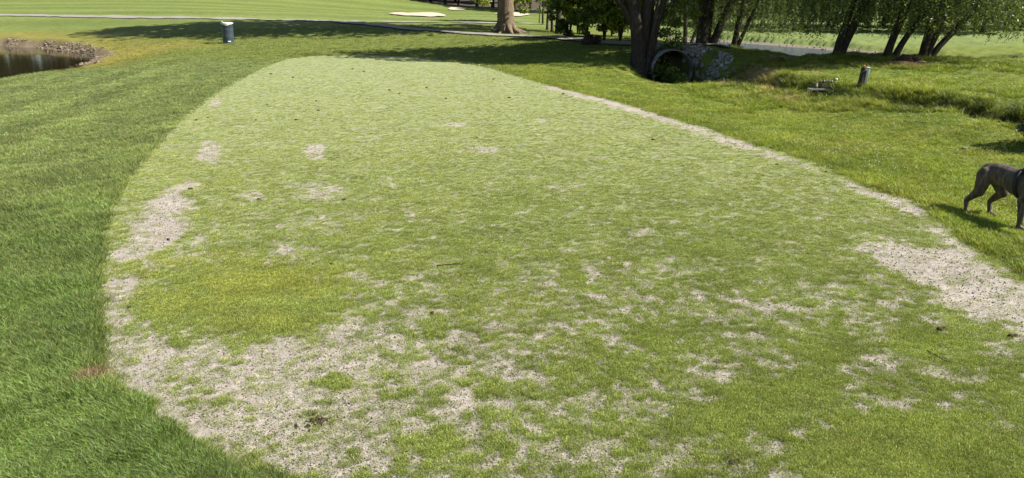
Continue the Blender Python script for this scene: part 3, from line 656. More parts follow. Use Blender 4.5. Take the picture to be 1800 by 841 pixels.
stem(mb, [(-.3, .1, 1.2), (-.65, .05, 1.9), (-1.3, .1, 2.7), (-2.4, .5, 4.4)], .13, .05, 10, 8, 0, 7)
stem(mb, [(.6, .1, 1.8), (1.0, .1, 2.15), (1.6, .3, 2.6)], .08, .04, 8, 8, 0, 8)
mb.build('trunk', M['bark2'], T)
rg = np.random.default_rng(12)
q, rr = crown_clumps(rg, (-1.0, 4.0, 6.6), (4.2, 2.3, 2.8), 62, 1.1)
qb, rb_ = crown_clumps(rg, (1.0, 1.2, 5.4), (2.6, 1.7, 1.6), 26, .9); q = np.concatenate([q, qb]); rr = rr + rb_
q2 = [(.95, .1, 1.95), (1.25, .3, 1.5), (.8, .3, 1.15), (1.1, .1, 1.0), (.9, .1, .6), (1.3, 0, .75), (1.5, .3, 2.2), (1.9, .2, 1.8), (.6, .3, 1.7), (1.15, .5, 2.5), (2.0, .5, 2.4), (-.9, .3, 2.4), (.05, .5, 2.3), (.45, .1, .25), (1.15, -2.0, -.55), (1.0, -2.2, -.3), (1.35, -2.1, -.75), (.85, -1.6, -.1), (.7, -.2, .1), (.6, -.4, -.2), (.9, -.5, -.35), (.5, -.5, -.1), (1.1, -.3, -.2), (.8, .1, .35)]
rr2 = [np.array([.30, .3, .24]) * (.7 + .7 * rg.random()) for _ in q2]
P = clump_points(rg, q, rr, 60); P2 = clump_points(rg, q2, rr2, 170, .3)
link('crown', leaf_mesh('crown', P, .24, rg, 1.5, .2, M['leaf']), None, T, False)
link('ivy', leaf_mesh('ivy', P2, .075, rg, 1.3, .2, M['leaf']), None, T, False)

# slim trees in the thicket between the paths
for i, (px, py, r, lean, h, lab) in enumerate([
        (948, 41, .045, .1, 6, 'thinnest sapling at the edge of the thicket by the bunker'), (954, 43, .085, -.05, 7, 'slim dark tree beside the thinnest sapling in the thicket'),
        (962, 53, .09, .15, 7, 'slim leaning tree in the thicket behind the path branch'), (970, 58, .10, -.12, 8, 'slim dark tree next to the thickest trunk in the thicket'),
        (981, 61, .21, .06, 11, 'thickest dark trunk standing in the thicket behind the path branch')]):
    b = ground(px, py); T = tree_root('thicket_tree', lab, b.x, b.y, 'slim trees in the thicket'); mb = MB()
    stem(mb, [(0, 0, -.2), (0, 0, .5), (lean * .5, .05, 1.6), (lean * 1.3, .1, 3.2), (lean * 2, .3, h * .75)], r, r * .45, 16, 9, .3, 30 + i)
    for k in range(3): stem(mb, [(lean * .5, .05, 1.4 + .3 * k), (lean + .5 * (-1) ** k, 0, 2.0 + .4 * k), (lean + 1.1 * (-1) ** k, .1, 2.9 + .5 * k)], r * .45, r * .2, 6, 6, 0, k)
    mb.build('trunk', M['bark2'], T)
    rg = np.random.default_rng(40 + i); q, rr = crown_clumps(rg, (lean * 1.5, .6, h * .78), (1.8, 1.6, h * .3), 26, .8)
    q2 = np.column_stack([rg.uniform(-.5, .6, 7), rg.uniform(-.4, .4, 7), rg.uniform(1.2, 3.2, 7)]); P = clump_points(rg, q, rr, 60); P2 = clump_points(rg, q2, [np.array([.3, .3, .25])] * 7, 60, .2)
    link('crown', leaf_mesh('crown', np.concatenate([P, P2]), np.concatenate([np.full(len(P), .22), np.full(len(P2), .09)]), rg, 1.5, .2, M['leaf']), None, T, False)
# leafy shrubs of the thicket
for i, (px, py, w, h, mt, lab) in enumerate([
        (1000, 64, 1.1, 2.2, 'leaf', 'dark leafy shrub right of the thickest thicket trunk'), (1030, 66, 1.15, 2.6, 'leafy', 'bright yellow-green leafy shrub in the middle of the thicket'),
        (1062, 71, 1.1, 3.2, 'leaf', 'tall leafy shrub behind the stump on the path verge'), (1090, 73, 1.0, 2.6, 'leafy', 'leafy shrub filling the gap left of the multi-stemmed tree'),
        (1015, 60, 1.5, 4.5, 'leaf', 'tallest dark shrub at the back of the thicket'), (1075, 64, 1.6, 4.4, 'leafy', 'tall pale-leaved shrub at the back of the thicket')]):
    b = ground(px, py); T = empty('thicket_shrub', (b.x, b.y, b.z)); tag(T, lab, 'shrub', 'shrubs of the thicket'); rg = np.random.default_rng(60 + i); mb = MB()
    for k in range(6):
        a = k * 1.05; stem(mb, [(0, 0, -.1), (math.cos(a) * .2, math.sin(a) * .2, h * .35), (math.cos(a) * w * .6, math.sin(a) * w * .6, h * .85)], .035, .012, 7, 6, 0, k)
    mb.build('stem', M['bark2'], T)
    q, rr = crown_clumps(rg, (0, 0, h * .54), (w, w * .8, h * .5), 46, .34); P = clump_points(rg, q, rr, 105, .25); P[:, 2] = np.maximum(P[:, 2], .06)
    link('foliage', leaf_mesh('foliage', P, .085 * (.7 + .7 * rg.random(len(P))), rg, 1.5, .2, M[mt]), None, T, False)

# willows along the creek
def willow(px, py, stems, lab, seed, crown_c, crown_r, nstr, zlow, mat='leafw', reach=3.2):
    b = at(px, py, {1236: .6, 1291: .5}.get(px, .45)) if px < 1300 else ground(px, py); T = tree_root('willow_tree', lab, b.x, b.y, 'willows along the creek'); mb = MB(); tops = []
    for k, (ox, oy, lx, ly, r, h) in enumerate(stems):
        P = stem(mb, [(ox, oy, -.25), (ox + lx * .06, oy, .3), (ox + lx * .45, oy + ly * .4, h * .35), (ox + lx * .8, oy + ly * .8, h * .62), (ox + lx, oy + ly, h)], r, r * .5, 16, 12, .28, seed * 7 + k)
        tops.append(P[-1])
    rg = np.random.default_rng(seed)
    for k in range(7):
        t = tops[k % len(tops)]; a = rg.uniform(0, 6.28); L = rg.uniform(1.5, reach)
        stem(mb, [t * .7, t * .9 + Vector((math.cos(a) * L * .5, math.sin(a) * L * .5, .8)), t + Vector((math.cos(a) * L, math.sin(a) * L, .2))], .06, .02, 7, 6, 0, k)
    mb.build('trunk', M['bark2'], T)
    q, rr = crown_clumps(rg, crown_c, crown_r, 42, .95); P = clump_points(rg, q, rr, 60); S = np.full(len(P), .2); pts = []; tw = []
    cl = [(rg.uniform(0, 6.283), math.sqrt(rg.random()), abs(rg.normal()) * .7) for _ in range(max(6, nstr // 9))]
    for s in range(int(nstr * .8)):
        ca, cL, cz = cl[s % len(cl)]
        a = rg.uniform(0, 6.283); L = .38 * abs(rg.normal()); c = Vector(tops[(s % len(cl)) % len(tops)]); cx, cy = math.cos(ca) * cL * reach * 1.25, math.sin(ca) * cL * reach * .9
        sx, sy = c.x * .9 + cx + math.cos(a) * L, c.y * .9 + cy + math.sin(a) * L; z0 = rg.uniform(3.2, 4.6); z1 = zlow - .6 + cz + abs(rg.normal()) * .32; n = int((z0 - z1) / .042)
        if n < 4: continue
        t = np.linspace(0, 1, n); sw = rg.normal(0, .16, 2)
        pts.append(np.column_stack([sx + sw[0] * t ** 2 * 2 + rg.normal(0, .035, n), sy + sw[1] * t ** 2 * 2 + rg.normal(0, .035, n), z0 + (z1 - z0) * t]))
    P2 = np.concatenate(pts)
    link('crown', leaf_mesh('crown', np.concatenate([P]), S, rg, 1.8, .35, M[mat]), None, T, False)
    link('hanging_foliage', leaf_mesh('hanging_foliage', P2, .030 * (.7 + .7 * rg.random(len(P2))), rg, 2.9, .45, M[mat]), None, T, False)
willow(1206, 69, [(-.04, 0, -.05, .2, .14, 4.5), (.12, 0, 1.0, .2, .09, 4.4)], 'small twin-stemmed willow behind the culvert', 101, (0, .3, 6), (2.2, 2, 1.6), 420, 1.15)
willow(1236, 79.5, [(-.06, 0, .05, .2, .27, 5.5), (.16, .1, .2, .3, .16, 5.2), (.36, 0, 1.5, .2, .19, 5)], 'thickest willow with three trunks beside the path over the culvert', 102, (0, .5, 6.5), (3, 2.5, 2), 480, 1.3)
willow(1291, 80, [(-.06, 0, .55, .2, .15, 5), (.06, 0, 1.35, .1, .10, 4.8)], 'willow with two slim close stems by the culvert bank', 103, (.5, .4, 6), (2.4, 2.2, 1.7), 480, .95)
willow(1474, 94, [(-.08, 0, .9, .2, .15, 5), (.08, 0, 1.5, .1, .17, 5.2)], 'forked willow on the bank above the pipework', 104, (1, .5, 6.2), (2.6, 2.2, 1.8), 560, 1.05)
willow(1564, 98, [(-.10, 0, 1.0, .2, .15, 5), (.18, 0, 2.1, .2, .12, 4.8)], 'willow with two spreading stems beside the dirt mound', 105, (1.2, .5, 6.2), (2.6, 2.2, 1.8), 560, 1.05)
willow(1629, 101, [(-.16, 0, .6, .3, .16, 5), (-.04, 0, 1.3, .2, .14, 5), (.14, 0, 2.9, .2, .12, 4.6)], 'willow with three fanned stems at the end of the creek', 106, (1.5, .5, 6.2), (2.8, 2.2, 1.8), 600, 1.1)
willow(1905, 100, [(-.1, 0, -1.2, .2, .16, 5), (.1, 0, .9, .2, .13, 5)], 'willow beyond the creek end with only hanging foliage in view', 107, (0, .5, 6.2), (2.8, 2.2, 1.8), 600, 1.0)

# far trees
def far_tree(name, x, y, lab, group, seed, h, w, low, tr=.18, mat='leafd', size=.32, ncl=60, per=60):
    T = tree_root(name, lab, x, y, group); mb = MB()
    stem(mb, [(0, 0, -.4), (.05, 0, 1.5), (.1, .1, h * .4), (0, 0, h * .8)], tr, tr * .4, 8, 8, .3, seed)
    for k in range(4): a = k * 1.6 + seed; stem(mb, [(.08, .05, h * .28 + .4 * k), (math.cos(a) * w * .4, math.sin(a) * w * .4, h * .45 + .4 * k), (math.cos(a) * w * .8, math.sin(a) * w * .8, h * .55 + .4 * k)], tr * .4, tr * .15, 5, 6, 0, k)
    mb.build('trunk', M['bark2'], T)
    rg = np.random.default_rng(seed); q, rr = crown_clumps(rg, (0, 0, (h + low) / 2), (w, w, (h - low) / 2), ncl, w * .26)
    P = clump_points(rg, q, rr, per, .3); P[:, 2] = np.maximum(P[:, 2], low + .5 * rg.random(len(P)))
    link('crown', leaf_mesh('crown', P, size * (.7 + .6 * rg.random(len(P))), rg, 1.5, .2, M[mat]), None, T, False); return T
rr_ = random.Random(5)
FR = [(1345, 118), (1402, 100), (1432, 112), (1492, 92), (1532, 104), (1585, 96), (1655, 88), (1690, 108), (1740, 84), (1762, 100), (1318, 125), (1270, 110), (1225, 118), (1462, 128), (1620, 122), (1800, 92), (1180, 105), (1375, 126), (1510, 120), (1560, 115), (1640, 112), (1720, 118), (1415, 132), (1785, 115), (1835, 104), (1250, 128), (1480, 114)]
for i, (px, d) in enumerate(FR):
    d *= .78
    far_tree('distant_tree', (px - 900) / 1353 * d, d, 'distant dark green tree at the far edge of the green beyond the creek', 'distant trees beyond the creek', 200 + i, rr_.uniform(8, 13), rr_.uniform(3.6, 5.2), rr_.uniform(.2, .9), .2 + .1 * rr_.random())
for i, (px, d) in enumerate([(668, 128), (690, 124), (716, 130), (736, 122), (757, 128), (782, 126), (806, 130), (838, 124), (866, 120), (905, 118), (932, 122), (965, 112), (1000, 108), (1035, 112), (1070, 104), (1110, 110), (1145, 106)]):
    far_tree('woodland_tree', (px - 900) / 1353 * d, d, 'dark woodland tree beyond the bunkers', 'woodland trees beyond the bunkers', 240 + i, rr_.uniform(10, 15), rr_.uniform(3.4, 5), 2.2 if px < 780 else rr_.uniform(1.2, 2.0), .28, 'leafd', .4)
for i, (px, d) in enumerate([(668, 145), (700, 150), (730, 147), (765, 152), (800, 148), (840, 146), (880, 150)]):
    far_tree('woodland_tree', (px - 900) / 1353 * d, d, 'dark woodland tree deep behind the bunkers', 'woodland trees deep behind the bunkers', 270 + i, 12, 5, .6, .3, 'leafd', .5, 70, 70)
for i, x in enumerate([-122, -112, -102, -93, -84, -76, -68, -60, -118, -108, -99, -91, -83, -75, -67, -59, -51, -44]):  # rows above the frame, added so the pond reflects dark crowns instead of sky
    far_tree('unseen_hilltop_tree', x, (150 if i < 8 else 128) + 4 * (i % 2), 'unseen tree on the hilltop, added to darken the pond reflection', 'unseen hilltop trees added to darken the pond reflection', 290 + i, 19, 6.5, .3, .35, 'leafd', .8, 90, 80)
# ------------------------------------------------------------------ culvert
CD = Vector((-.06, 1, .0)).normalized()                    # the pipe runs back to the left under the path
CR = .74; cul = empty('culvert_pipe', (CUL.x, CUL.y, CUL.z)); tag(cul, 'big corrugated steel culvert pipe opening into the ditch', 'culvert')
cul.rotation_euler = (0, 0, math.atan2(CD.y, CD.x))
def corr(r, L, n=120, k=40, amp=.014, mitre=.0):
    v = []; f = []
    for i in range(n):
        t = i / (n - 1) * L; rr = r + amp * math.sin(t * 2 * math.pi / .085)
        for j in range(k):
            w = 2 * math.pi * j / k; v.append((t + (mitre * math.sin(w) if i == 0 else 0) * 0, rr * math.cos(w), CR + rr * math.sin(w)))
    for i in range(n - 1):
        for j in range(k): f.append((i * k + j, (i + 1) * k + j, (i + 1) * k + (j + 1) % k, i * k + (j + 1) % k))
    return v, f
cb = MB().add(*corr(CR, 6.5, 460)).build('barrel', M['galv'], cul)
v, f = corr(CR - .02, 6.5, 460); MB().add(v, [q[::-1] for q in f]).build('inner_wall', M['galv'], cul)
ring = MB(); ring.tube([(0, (CR - .005) * math.cos(a), CR + (CR - .005) * math.sin(a)) for a in np.linspace(0, 2 * math.pi, 49)], [.013] * 49, 8, False); ring.build('rim', M['galv'], cb)
# stones round the culvert: the larger ones singly
def stone(name, p, r, seed, mat, lab, grp): tag(MB().blob((0, 0, 0), r, seed, .35, 2).build(name, mat, None, True), lab, 'stone', grp).location = p
big = [(1222, 115, .16), (1206, 92, .10), (1190, 84, .09), (1216, 100, .10), (1238, 140, .12), (1250, 128, .11), (1262, 136, .11), (1275, 124, .10), (1225, 134, .11), (1234, 122, .10), (1212, 88, .09), (1245, 146, .10), (1160, 84, .10), (1290, 127, .09), (1268, 146, .09), (1226, 96, .09), (1256, 117, .09), (1230, 105, .08)]
for i, (px, py, r) in enumerate(big):
    p = ground(px, py); stone('riprap_stone', p + Vector((0, 0, r * .3)), (r * 1.3, r, r * .8), 300 + i, M['stone'],
        'largest pale angular stone on the bank right of the culvert' if i == 0 else 'grey angular stone piled on the bank around the culvert', None if i == 0 else 'stones piled around the culvert')
rb = [MB().blob((0, 0, 0), (1.2, .9, .7), 330 + s, .4, 1).mesh('pebble') for s in range(4)]
stm = NT('loose_stone'); stm.base(stm.attr('tint', 'INSTANCER').outputs['Color'], .9, .25)
for me in rb: me.materials.append(stm.m)
def stones(name, lab, pts, smin, smax, c0, c1):
    x = np.array([p[0] for p in pts]); y = np.array([p[1] for p in pts]); k = len(x); t = RNG.random((k, 1)); s = smin + (smax - smin) * RNG.random(k) ** 2
    put(name, lab, 'stones', x, y, rb, np.array(c0) * (1 - t) + np.array(c1) * t, s, s, dz=.01, tilt=.7)
x = RNG.uniform(CUL.x - 1.2, CUL.x + 3.2, 5200); y = RNG.uniform(CUL.y - 2.4, CUL.y + 2.6, 5200); z = height(x, y)
dd, q = dline(DITCH, x, y); m = (dd < 2.0) & (q < .2) & (z < .6) & (fbm(x * 1.3, y * 1.3, 41) > .40) & (x > CUL.x + .55 - .3 * (y - CUL.y)); stones('riprap', 'loose grey stones tumbled down the bank beside the culvert', list(zip(x[m], y[m])), .035, .095, (.10, .098, .09), (.36, .34, .31))
# stones on the pond shore
x = RNG.uniform(-30, -12.5, 9000); y = RNG.uniform(30, 46, 9000); pd = sdpoly(POND, x, y) + (fbm(x * .8, y * .8, 5) - .5) * .7
m = (pd > -.1) & (pd < .55) & (fbm(x * .6, y * .6, 42) > .40) & (y > 32.5 + (x + 14) * .1); stones('shore_stones', 'pale pebbles and rubble along the pond shore', list(zip(x[m], y[m])), .03, .10, (.055, .042, .03), (.24, .19, .13))
x = RNG.uniform(10, 45, 9000); y = RNG.uniform(36, 70, 9000); cd = sdpoly(CREEK, x, y); m = (cd > -.1) & (cd < .8) & (y > 38) & (RNG.random(9000) < .6)
stones('creek_stones', 'grey pink pebbles along the far creek bank', list(zip(x[m], y[m])), .04, .12, (.14, .115, .10), (.46, .38, .35))

# ------------------------------------------------------------------ litter bin
p = ground(402, 76); can = empty('trash_can', (p.x, p.y, p.z - .02), (R(1.5), R(1), R(20))); tag(can, 'dark green-grey trash can with white bag folded over its rim', 'trash can')
can_r, can_h = .285, 1.02
barrel = MB().lathe([(.0, .0), (can_r * .95, 0), (can_r * .97, .03), (can_r * .955, .06), (can_r, .30), (can_r * 1.015, .32), (can_r, .34), (can_r * 1.01, .66), (can_r * 1.025, .68), (can_r * 1.01, .70), (can_r * 1.0, can_h - .03), (can_r * 1.04, can_h - .02), (can_r * 1.04, can_h), (can_r * .97, can_h), (can_r * .95, can_h - .2), (can_r * .9, .1), (0, .08)], 40).build('barrel', M['canm'], can)
lv, lf, n = [], [], 48
for i in range(7):
    for j in range(n):
        a = 2 * math.pi * j / n; hem = .03 + .05 * vnoise(np.array([j * .33]), np.array([2.2]), 4)[0] + .03 * math.sin(a * 3)
        prof = [(.80, -.12), (.9, -.01), (1.0, .022), (1.07, .012), (1.085, -.02), (1.075, -.02 - hem * .5), (1.065, -.02 - hem)][i]
        pk = .10 * math.exp(-((j - 29) / 1.6) ** 2) if 1 <= i <= 3 else 0
        lv.append((can_r * prof[0] * math.cos(a), can_r * prof[0] * math.sin(a), can_h + prof[1] + pk))
for i in range(6):
    for j in range(n): lf.append((i * n + j, i * n + (j + 1) % n, (i + 1) * n + (j + 1) % n, (i + 1) * n + j))
MB().add(lv, lf).add([(0, 0, can_h + .03)] + [(can_r * .99 * math.cos(2 * math.pi * j / 24), can_r * .99 * math.sin(2 * math.pi * j / 24), can_h - .01 + .02 * (j % 3)) for j in range(24)], [(0, j + 1, (j + 1) % 24 + 1) for j in range(24)]).build('liner_bag', M['white'], can)
sv, sf = [], []
for i in range(7):
    a = R(-95) + i * .085
    for h in (.095, .145): sv.append(((can_r * 1.0) * math.cos(a), (can_r * 1.0) * math.sin(a), h))
for i in range(6): sf.append((2 * i, 2 * i + 2, 2 * i + 3, 2 * i + 1))
MB().add(sv, sf).build('sticker', M['label'], barrel)
hm = MB(); hm.tube([(can_r * 1.0 * math.cos(a), can_r * 1.0 * math.sin(a), z) for a, z in ((R(-70), .88), (R(-66), .80), (R(-74), .72))], [.012, .014, .012], 6); hm.build('handle', M['black'], barrel)

# ------------------------------------------------------------------ leaning post with the box
p = ground(1511, 155); post = empty('utility_post', tuple(p), (R(2), R(4), R(-8))); tag(post, 'leaning dark weathered post with a pale metal box on its side', 'post')
mb = MB(); mb.tube([(-.005, 0, -.15), (-.02, 0, 0), (0, 0, .08), (0, 0, .3), (0, 0, .5), (0, 0, .545)], [.11, .105, .082, .076, .07, .062], 14, True, 5, .16, .85); mb.build('wooden_post', M['wood'], post)
mb = MB(); mb.box((.105, .02, .325), (.072, .15, .40), 0, .008); bx_ = mb.build('box', M['boxm'], post)
mb = MB(); mb.box((.107, .02, .535), (.085, .165, .018), 0, .004); mb.build('box_lid', M['white'], bx_)
mb = MB(); mb.tube([(-.07, -.055, .40), (0, -.08, .45), (.065, -.06, .505)], [.005] * 3, 6); mb.build('wire', M['wire'], post)
mb = MB(); mb.blob((-.01, -.005, .57), (.03, .03, .022), 9, .3, 1); mb.build('orange_cap', M['orange'], post)

# ------------------------------------------------------------------ irrigation pipework
p = ground(1450, 159); bf = empty('backflow_assembly', tuple(p), (0, 0, R(-4))); tag(bf, 'low irrigation backflow pipework with valves and orange tape on a pad', 'pipework')
MB().box((-.02, .02, .015), (.86, .22, .05), 0, .01).build('pad', M['concrete'], bf)
MB().tube([(-.27, -.02, .0), (-.27, -.02, .17)], [.062, .058], 16).tube([(-.27, -.02, .165), (-.27, -.02, .185)], [.064, .05], 16).build('valve_cover', M['brass'], bf)
MB().tube(spline([(-.17, 0, 0), (-.17, 0, .13), (-.165, 0, .19), (-.13, 0, .225), (-.07, 0, .23)], 14), [.036] * 14, 12).build('elbow_pipe', M['brass'], bf)
MB().tube([(-.08, 0, .23), (.21, 0, .23)], [.032] * 2, 12).build('upper_pipe', M['galv'], bf)
for xx in (-.06, .085, .145):
    MB().tube([(xx - .025, 0, .225), (xx - .02, 0, .225), (xx + .02, 0, .225), (xx + .025, 0, .225)], [.038, .05, .05, .038], 12).tube([(xx, 0, .26), (xx, 0, .285)], [.018, .018], 8).build('valve_body', M['brass'], bf)
MB().box((.205, -.005, .30), (.016, .03, .10), 0, .004).build('valve_handle', M['black'], bf)
riser = MB().tube([(.26, 0, .0), (.26, 0, .27)], [.034, .034], 12).build('riser_pipe', M['brass'], bf)
MB().tube([(.262, 0, .27), (.262, 0, .315)], [.042, .042], 12).build('white_cap', M['white'], riser)
MB().tube([(.245, -.03, .03), (.25, -.035, .10), (.262, -.02, .19)], [.032, .034, .03], 8, True, 3, .3).build('orange_tape', M['orange'], riser)
MB().tube([(-.14, -.03, .085), (.46, -.03, .085)], [.034, .034], 12).build('lower_pipe', M['galv'], bf)
MB().tube([(.17, -.03, .085), (.225, -.03, .085)], [.05, .05], 12).build('pipe_coupling', M['brass'], bf)

# ------------------------------------------------------------------ earth, stumps, sticks and clods
p = ground(1037, 79); T = empty('uprooted_stump', tuple(p)); tag(T, 'dark clump of earth and roots on the verge below the path', 'stump')
MB().blob((0, 0, .10), (.36, .3, .24), 5, .45, 3, Euler((0, 0, .3))).blob((.25, .05, .06), (.26, .22, .17), 6, .5, 3, Euler((0, 0, 0))).build('earth', M['soil'], T)
mb = MB()
for k in range(9):
    r = random.Random(k + 3); a = r.uniform(0, 3.14); mb.tube([(.05, 0, .15), (.05 + .3 * math.cos(a), -.1, .22 + .16 * math.sin(a)), (.05 + .5 * math.cos(a), -.15, .18 + .22 * math.sin(a))], [.025, .014, .005], 5)
mb.build('root', M['bark2'], T)
p = ground(1042, 69); T = empty('cut_log', tuple(p), (0, 0, .1)); tag(T, 'short dark log lying among the thicket shrubs by the path', 'log')
MB().tube([(-.35, 0, .08), (-.15, 0, .10), (.15, 0, .09), (.4, -.05, .07)], [.10, .11, .10, .085], 12, True, 2, .2).build('log', M['bark2'], T); MB().tube([(-.22, -.02, .10), (-.2, -.05, .34)], [.08, .06], 10, True, 4, .25).build('stub', M['bark2'], T)
p = ground(1594, 113); T = empty('dirt_mound', (p.x, p.y, p.z + .06)); tag(T, 'dug-up mound of dark clods and tan dirt below the willows', 'dirt mound')
for k, (ox, oy, r) in enumerate([(-.12, -.05, .19), (.2, .0, .16), (0, .15, .15), (.36, .05, .10), (-.36, .0, .10)]): MB().blob((ox, oy, r * .5), (r * 1.3, r, r * .9), 500 + k, .5, 2, Euler((0, 0, k))).build('clod', M['soil'], T)
MB().blob((0, .05, -.02), (.62, .4, .10), 510, .3, 3, Euler((0, 0, 0))).build('dirt_heap', M['dirt'], T)
p = ground(1371, 106); T = MB().blob((0, 0, .03), (.16, .1, .05), 520, .4, 2, Euler((0, 0, 0))).build('flat_rock', M['soil']); T.location = p; tag(T, 'flat dark rock half buried at the top of the ditch bank', 'rock')
p = ground(1695, 264); T = MB().blob((0, 0, .03), (.05, .035, .02), 521, .35, 2, Euler((0, 0, 0))).build('ditch_stone', M['stone']); T.location = p; tag(T, 'single pale stone at the edge of the weedy ditch', 'stone')
def twig(px0, py0, px1, py1, r, bend, lab, seed):
    a, b = at(px0, py0, .012), at(px1, py1, .012); c = (a + b) / 2; rg = random.Random(seed); n = 9; t = empty('twig', tuple(c)); tag(t, lab, 'twig'); P = []; d = b - a; pe = Vector((-d.y, d.x, 0))
    for i in range(n): u = i / (n - 1); P.append(a - c + d * u + pe * (bend * math.sin(u * 3.1) + rg.uniform(-.02, .02)) + Vector((0, 0, r + .006 * rg.random())))
    MB().tube(P, [r * (1 - .55 * i / n) for i in range(n)], 7, True, seed, .3).build('stick', M['twig'], t)
    q = P[5]; MB().tube([q, q + d * .10 + pe * .06 + Vector((0, 0, .01))], [r * .5, r * .25], 5).build('side_shoot', M['twig'], t)
twig(768, 469, 817, 466, .0075, .05, 'dark bent twig lying on the thin grass mid-tee', 3)
twig(1630, 617, 1670, 640, .004, -.03, 'very thin twig on the tee near the twin dark droppings', 4)
clods = [(521, 212), (838, 243), (1148, 247), (685, 159), (702, 165), (784, 174), (476, 131), (594, 98), (661, 103), (867, 140), (640, 127), (556, 179), (470, 185), (1366, 290), (1196, 237), (455, 352), (605, 352), (228, 542), (296, 422), (335, 333), (345, 212), (366, 208),
         (895, 173), (990, 166), (750, 155), (620, 122), (515, 137), (450, 212), (1452, 303), (560, 195), (760, 552), (583, 465), (1500, 356), (440, 118)]
for i, (px, py) in enumerate(clods):
    a = at(px, py, 0); r = .010 + .009 * random.Random(i).random() + .0007 * a.y
    o = MB().blob((0, 0, r * .3), (r * 1.5, r, r * .8), 600 + i, .4, 2, Euler((0, 0, i))).build('soil_clod', M['soil']); o.location = a; tag(o, 'small dark clod of soil lying on the tee grass', 'clod', 'dark clods scattered on the tee')
for (pp, lab, s) in (((1651, 582), 'pair of black droppings with one pale tip on the tee', 700), ((1776, 594), 'flat black dropping beside the right sand patch', 710)):
    a = at(*pp); T = empty('dropping', tuple(a)); tag(T, lab, 'dropping')
    MB().blob((0, 0, .014), (.028, .02, .018), s, .35, 2, Euler((0, 0, .4))).build('piece', M['soil'], T); MB().blob((.05, .02, .010), (.026, .012, .012), s + 1, .35, 2, Euler((0, 0, .5))).build('piece', M['soil'], T)
# a divot hole with a raised grassy lip, dug up soil marks
for (pp, lab, s) in (((1283, 808), 'dark patch of crumbled soil on the sand near the lower tee', 720), ((556, 742), 'faint brown scrape of soil in the bare sand', 721), ((166, 668), 'brown scuffed clump of bare roots at the tee corner', 722)):
    a = at(*pp); T = empty('soil_scrape', (a.x, a.y, 0)); tag(T, lab, 'soil'); mb = MB(); r = random.Random(s)
    for k in range(46):
        q = (r.gauss(0, .05), r.gauss(0, .035)); w = r.uniform(.004, .013); mb.blob((q[0], q[1], w * .4), (w * 1.4, w, w * .8), s + k, .4, 1)
    tag(mb.build('crumbled_soil', M['dirt'] if s == 722 else M['soil'], T), kind='stuff')
# shrub at the ditch on the right edge
p = ground(1832, 258); T = empty('ditch_bush', tuple(p)); tag(T, 'dark leafy bush rising from the weedy ditch beyond the dog', 'bush'); rg = np.random.default_rng(90); mb = MB()
for k in range(6): a = k * 1.05; mb.tube([(0, 0, -.2), (math.cos(a) * .1, math.sin(a) * .1, .3), (math.cos(a) * .28, math.sin(a) * .28, .7)], [.02, .015, .006], 6)
mb.build('stem', M['bark2'], T); q, rr = crown_clumps(rg, (0.05, 0, .42), (.42, .4, .4), 26, .16); P = clump_points(rg, q, rr, 90, .2)
link('foliage', leaf_mesh('foliage', P, .05, rg, 1.6, .2, M['leafd']), None, T, False)

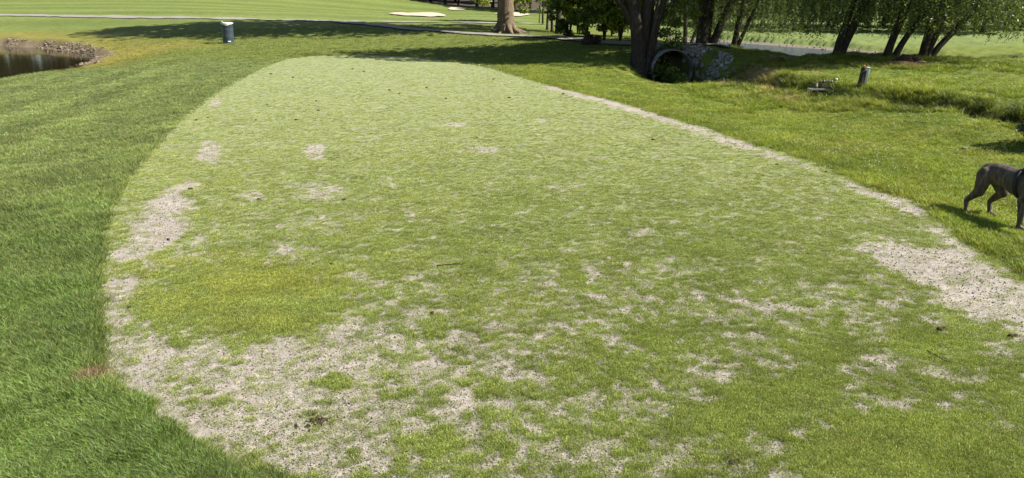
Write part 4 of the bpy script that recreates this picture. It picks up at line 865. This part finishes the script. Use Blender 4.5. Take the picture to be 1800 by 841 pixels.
# ------------------------------------------------------------------ the dog
DS = 1.14
def dog():
    hf, ff = ground(1715, 375), ground(1783, 398); d = (ff - hf); yaw = R(-71)
    root = empty('dog', (0, 0, 0)); root.location = (hf.x + .0, hf.y - .02, hf.z - .02); root.rotation_euler = (0, 0, yaw); root.scale = (DS * .9, DS, DS)
    tag(root, 'dark brindle dog in a black harness standing on the right rough', 'dog')
    mb = MB()
    def seg(a, b, ra, rb, sx=1.0, n=7, k=14):             # tapered limb with round ends; sx flattens sideways (local y)
        a, b = Vector(a), Vector(b); P, Rr = [], []
        t = (b - a).normalized()
        for w in (75, 50, 25): P.append(a - t * ra * math.sin(R(w))); Rr.append(ra * math.cos(R(w)))
        for i in range(n): u = i / (n - 1); P.append(a.lerp(b, u)); Rr.append(ra + (rb - ra) * u)
        for w in (25, 50, 75): P.append(b + t * rb * math.sin(R(w))); Rr.append(rb * math.cos(R(w)))
        c = len(mb.v); mb.tube(P, Rr, k)
        m = (a + b) / 2
        if sx != 1.0:
            for i in range(c, len(mb.v)): x_, y_, z_ = mb.v[i]; mb.v[i] = (x_, m.y + (y_ - m.y) * sx, z_)
    # trunk, x forward, z up; hind feet near x=0, front feet near x=.62
    seg((.06, 0, .465), (.24, 0, .475), .105, .108, .92); seg((.20, 0, .475), (.40, 0, .445), .105, .125, .88); seg((.38, 0, .435), (.58, 0, .415), .128, .14, .82)
    seg((.56, 0, .42), (.66, 0, .45), .132, .105, .85); seg((.50, 0, .50), (.64, 0, .51), .075, .085, 1.0)
    # neck and head carried low and forward
    seg((.62, 0, .49), (.80, 0, .56), .098, .072); seg((.82, 0, .585), (.88, 0, .585), .078, .07); seg((.88, 0, .565), (1.03, 0, .53), .055, .036); seg((.90, 0, .60), (.93, 0, .59), .05, .04)
    for s in (-1, 1):
        seg((.80, s * .062, .605), (.825, s * .088, .53), .026, .014, .7, 4)
        # hind legs: thigh, shank to hock, metatarsal, paw
        o = (-.075 if s < 0 else .075)
    def hind(y, x):
        seg((.07, y * .75, .44), (x + .10, y, .28), .095, .062, .75); seg((x + .10, y, .28), (x - .035, y, .155), .055, .027, .85)
        seg((x - .035, y, .155), (x - .01, y, .045), .026, .023); seg((x - .012, y, .035), (x + .062, y, .024), .028, .024, 1.05)
    def fore(y, x):
        seg((.60, y * .8, .42), (x - .02, y, .285), .072, .05, .8); seg((x - .02, y, .285), (x, y, .13), .042, .030, .9); seg((x, y, .13), (x + .008, y, .045), .029, .025); seg((x + .0, y, .035), (x + .065, y, .024), .028, .024, 1.05)
    hind(-.095, -.045); hind(.095, .08); fore(-.09, .58); fore(.085, .68)
    seg((-.02, 0, .475), (-.065, 0, .38), .032, .025, 1, 5, 10); seg((-.065, 0, .38), (-.07, -.02, .24), .024, .012, 1, 5, 10)
    me = mb.mesh('body'); o = link('body', me, M['fur'], root)
    rm = o.modifiers.new('remesh', 'REMESH'); rm.mode = 'VOXEL'; rm.voxel_size = .009; rm.use_smooth_shade = True
    sm = o.modifiers.new('smooth', 'SMOOTH'); sm.factor = .5; sm.iterations = 9
    # harness: girth strap, chest strap and back plate
    hb = MB()
    def ringstrap(c, ry, rz, tilt, w, n=36):
        v, f = [], []
        for j in range(n):
            a = 2 * math.pi * j / n; y_, z_ = ry * math.cos(a), rz * math.sin(a)
            for s_ in (-.5, .5): v.append((c[0] + s_ * w + z_ * tilt, y_, c[2] + z_))
            for s_ in (.5, -.5): v.append((c[0] + s_ * w + z_ * tilt, y_ * 1.05, c[2] + z_ * 1.05))
        for j in range(n):
            for e in range(4): f.append((4 * j + e, 4 * j + (e + 1) % 4, 4 * ((j + 1) % n) + (e + 1) % 4, 4 * ((j + 1) % n) + e))
        hb.add(v, f)
    ringstrap((.46, 0, .432), .121, .142, -.15, .04); ringstrap((.63, 0, .47), .114, .130, -.5, .045)
    hb.build('harness', M['black'], root); mb2 = MB(); mb2.box((.53, 0, .585), (.17, .06, .02), 0, .005, Matrix.Rotation(R(1), 4, 'Y')); mb2.build('back_strap', M['black'], root)
    for s in (-1, 1): MB().blob((.915, s * .042, .602), (.011, .008, .010), 3, 0, 2).build('eye', M['black'], root)
    MB().blob((1.065, 0, .538), (.018, .02, .015), 4, .1, 2).build('nose', M['black'], root)
    return root
q = NT('brindle_fur'); o_ = q.obj(); mp = q.n('ShaderNodeMapping'); mp.inputs['Scale'].default_value = (3, 1.2, .9); q.l(o_, mp.inputs[0])
n1 = q.noise(9, 5, .7, mp.outputs[0]); n2 = q.noise(130, 3, .7, o_); n3 = q.noise(3.0, 2, .5, o_)
q.base(q.mix(q.ramp(n1, [(.36, (.026, .020, .016)), (.52, (.10, .074, .052)), (.70, (.19, .142, .096))]), q.ramp(n3, [(.3, .7), (.7, 1.15)]), 1.0, 'MULTIPLY'), .6, .35); q.bump(n2, .6, .008); M['fur'] = q.m
dog()
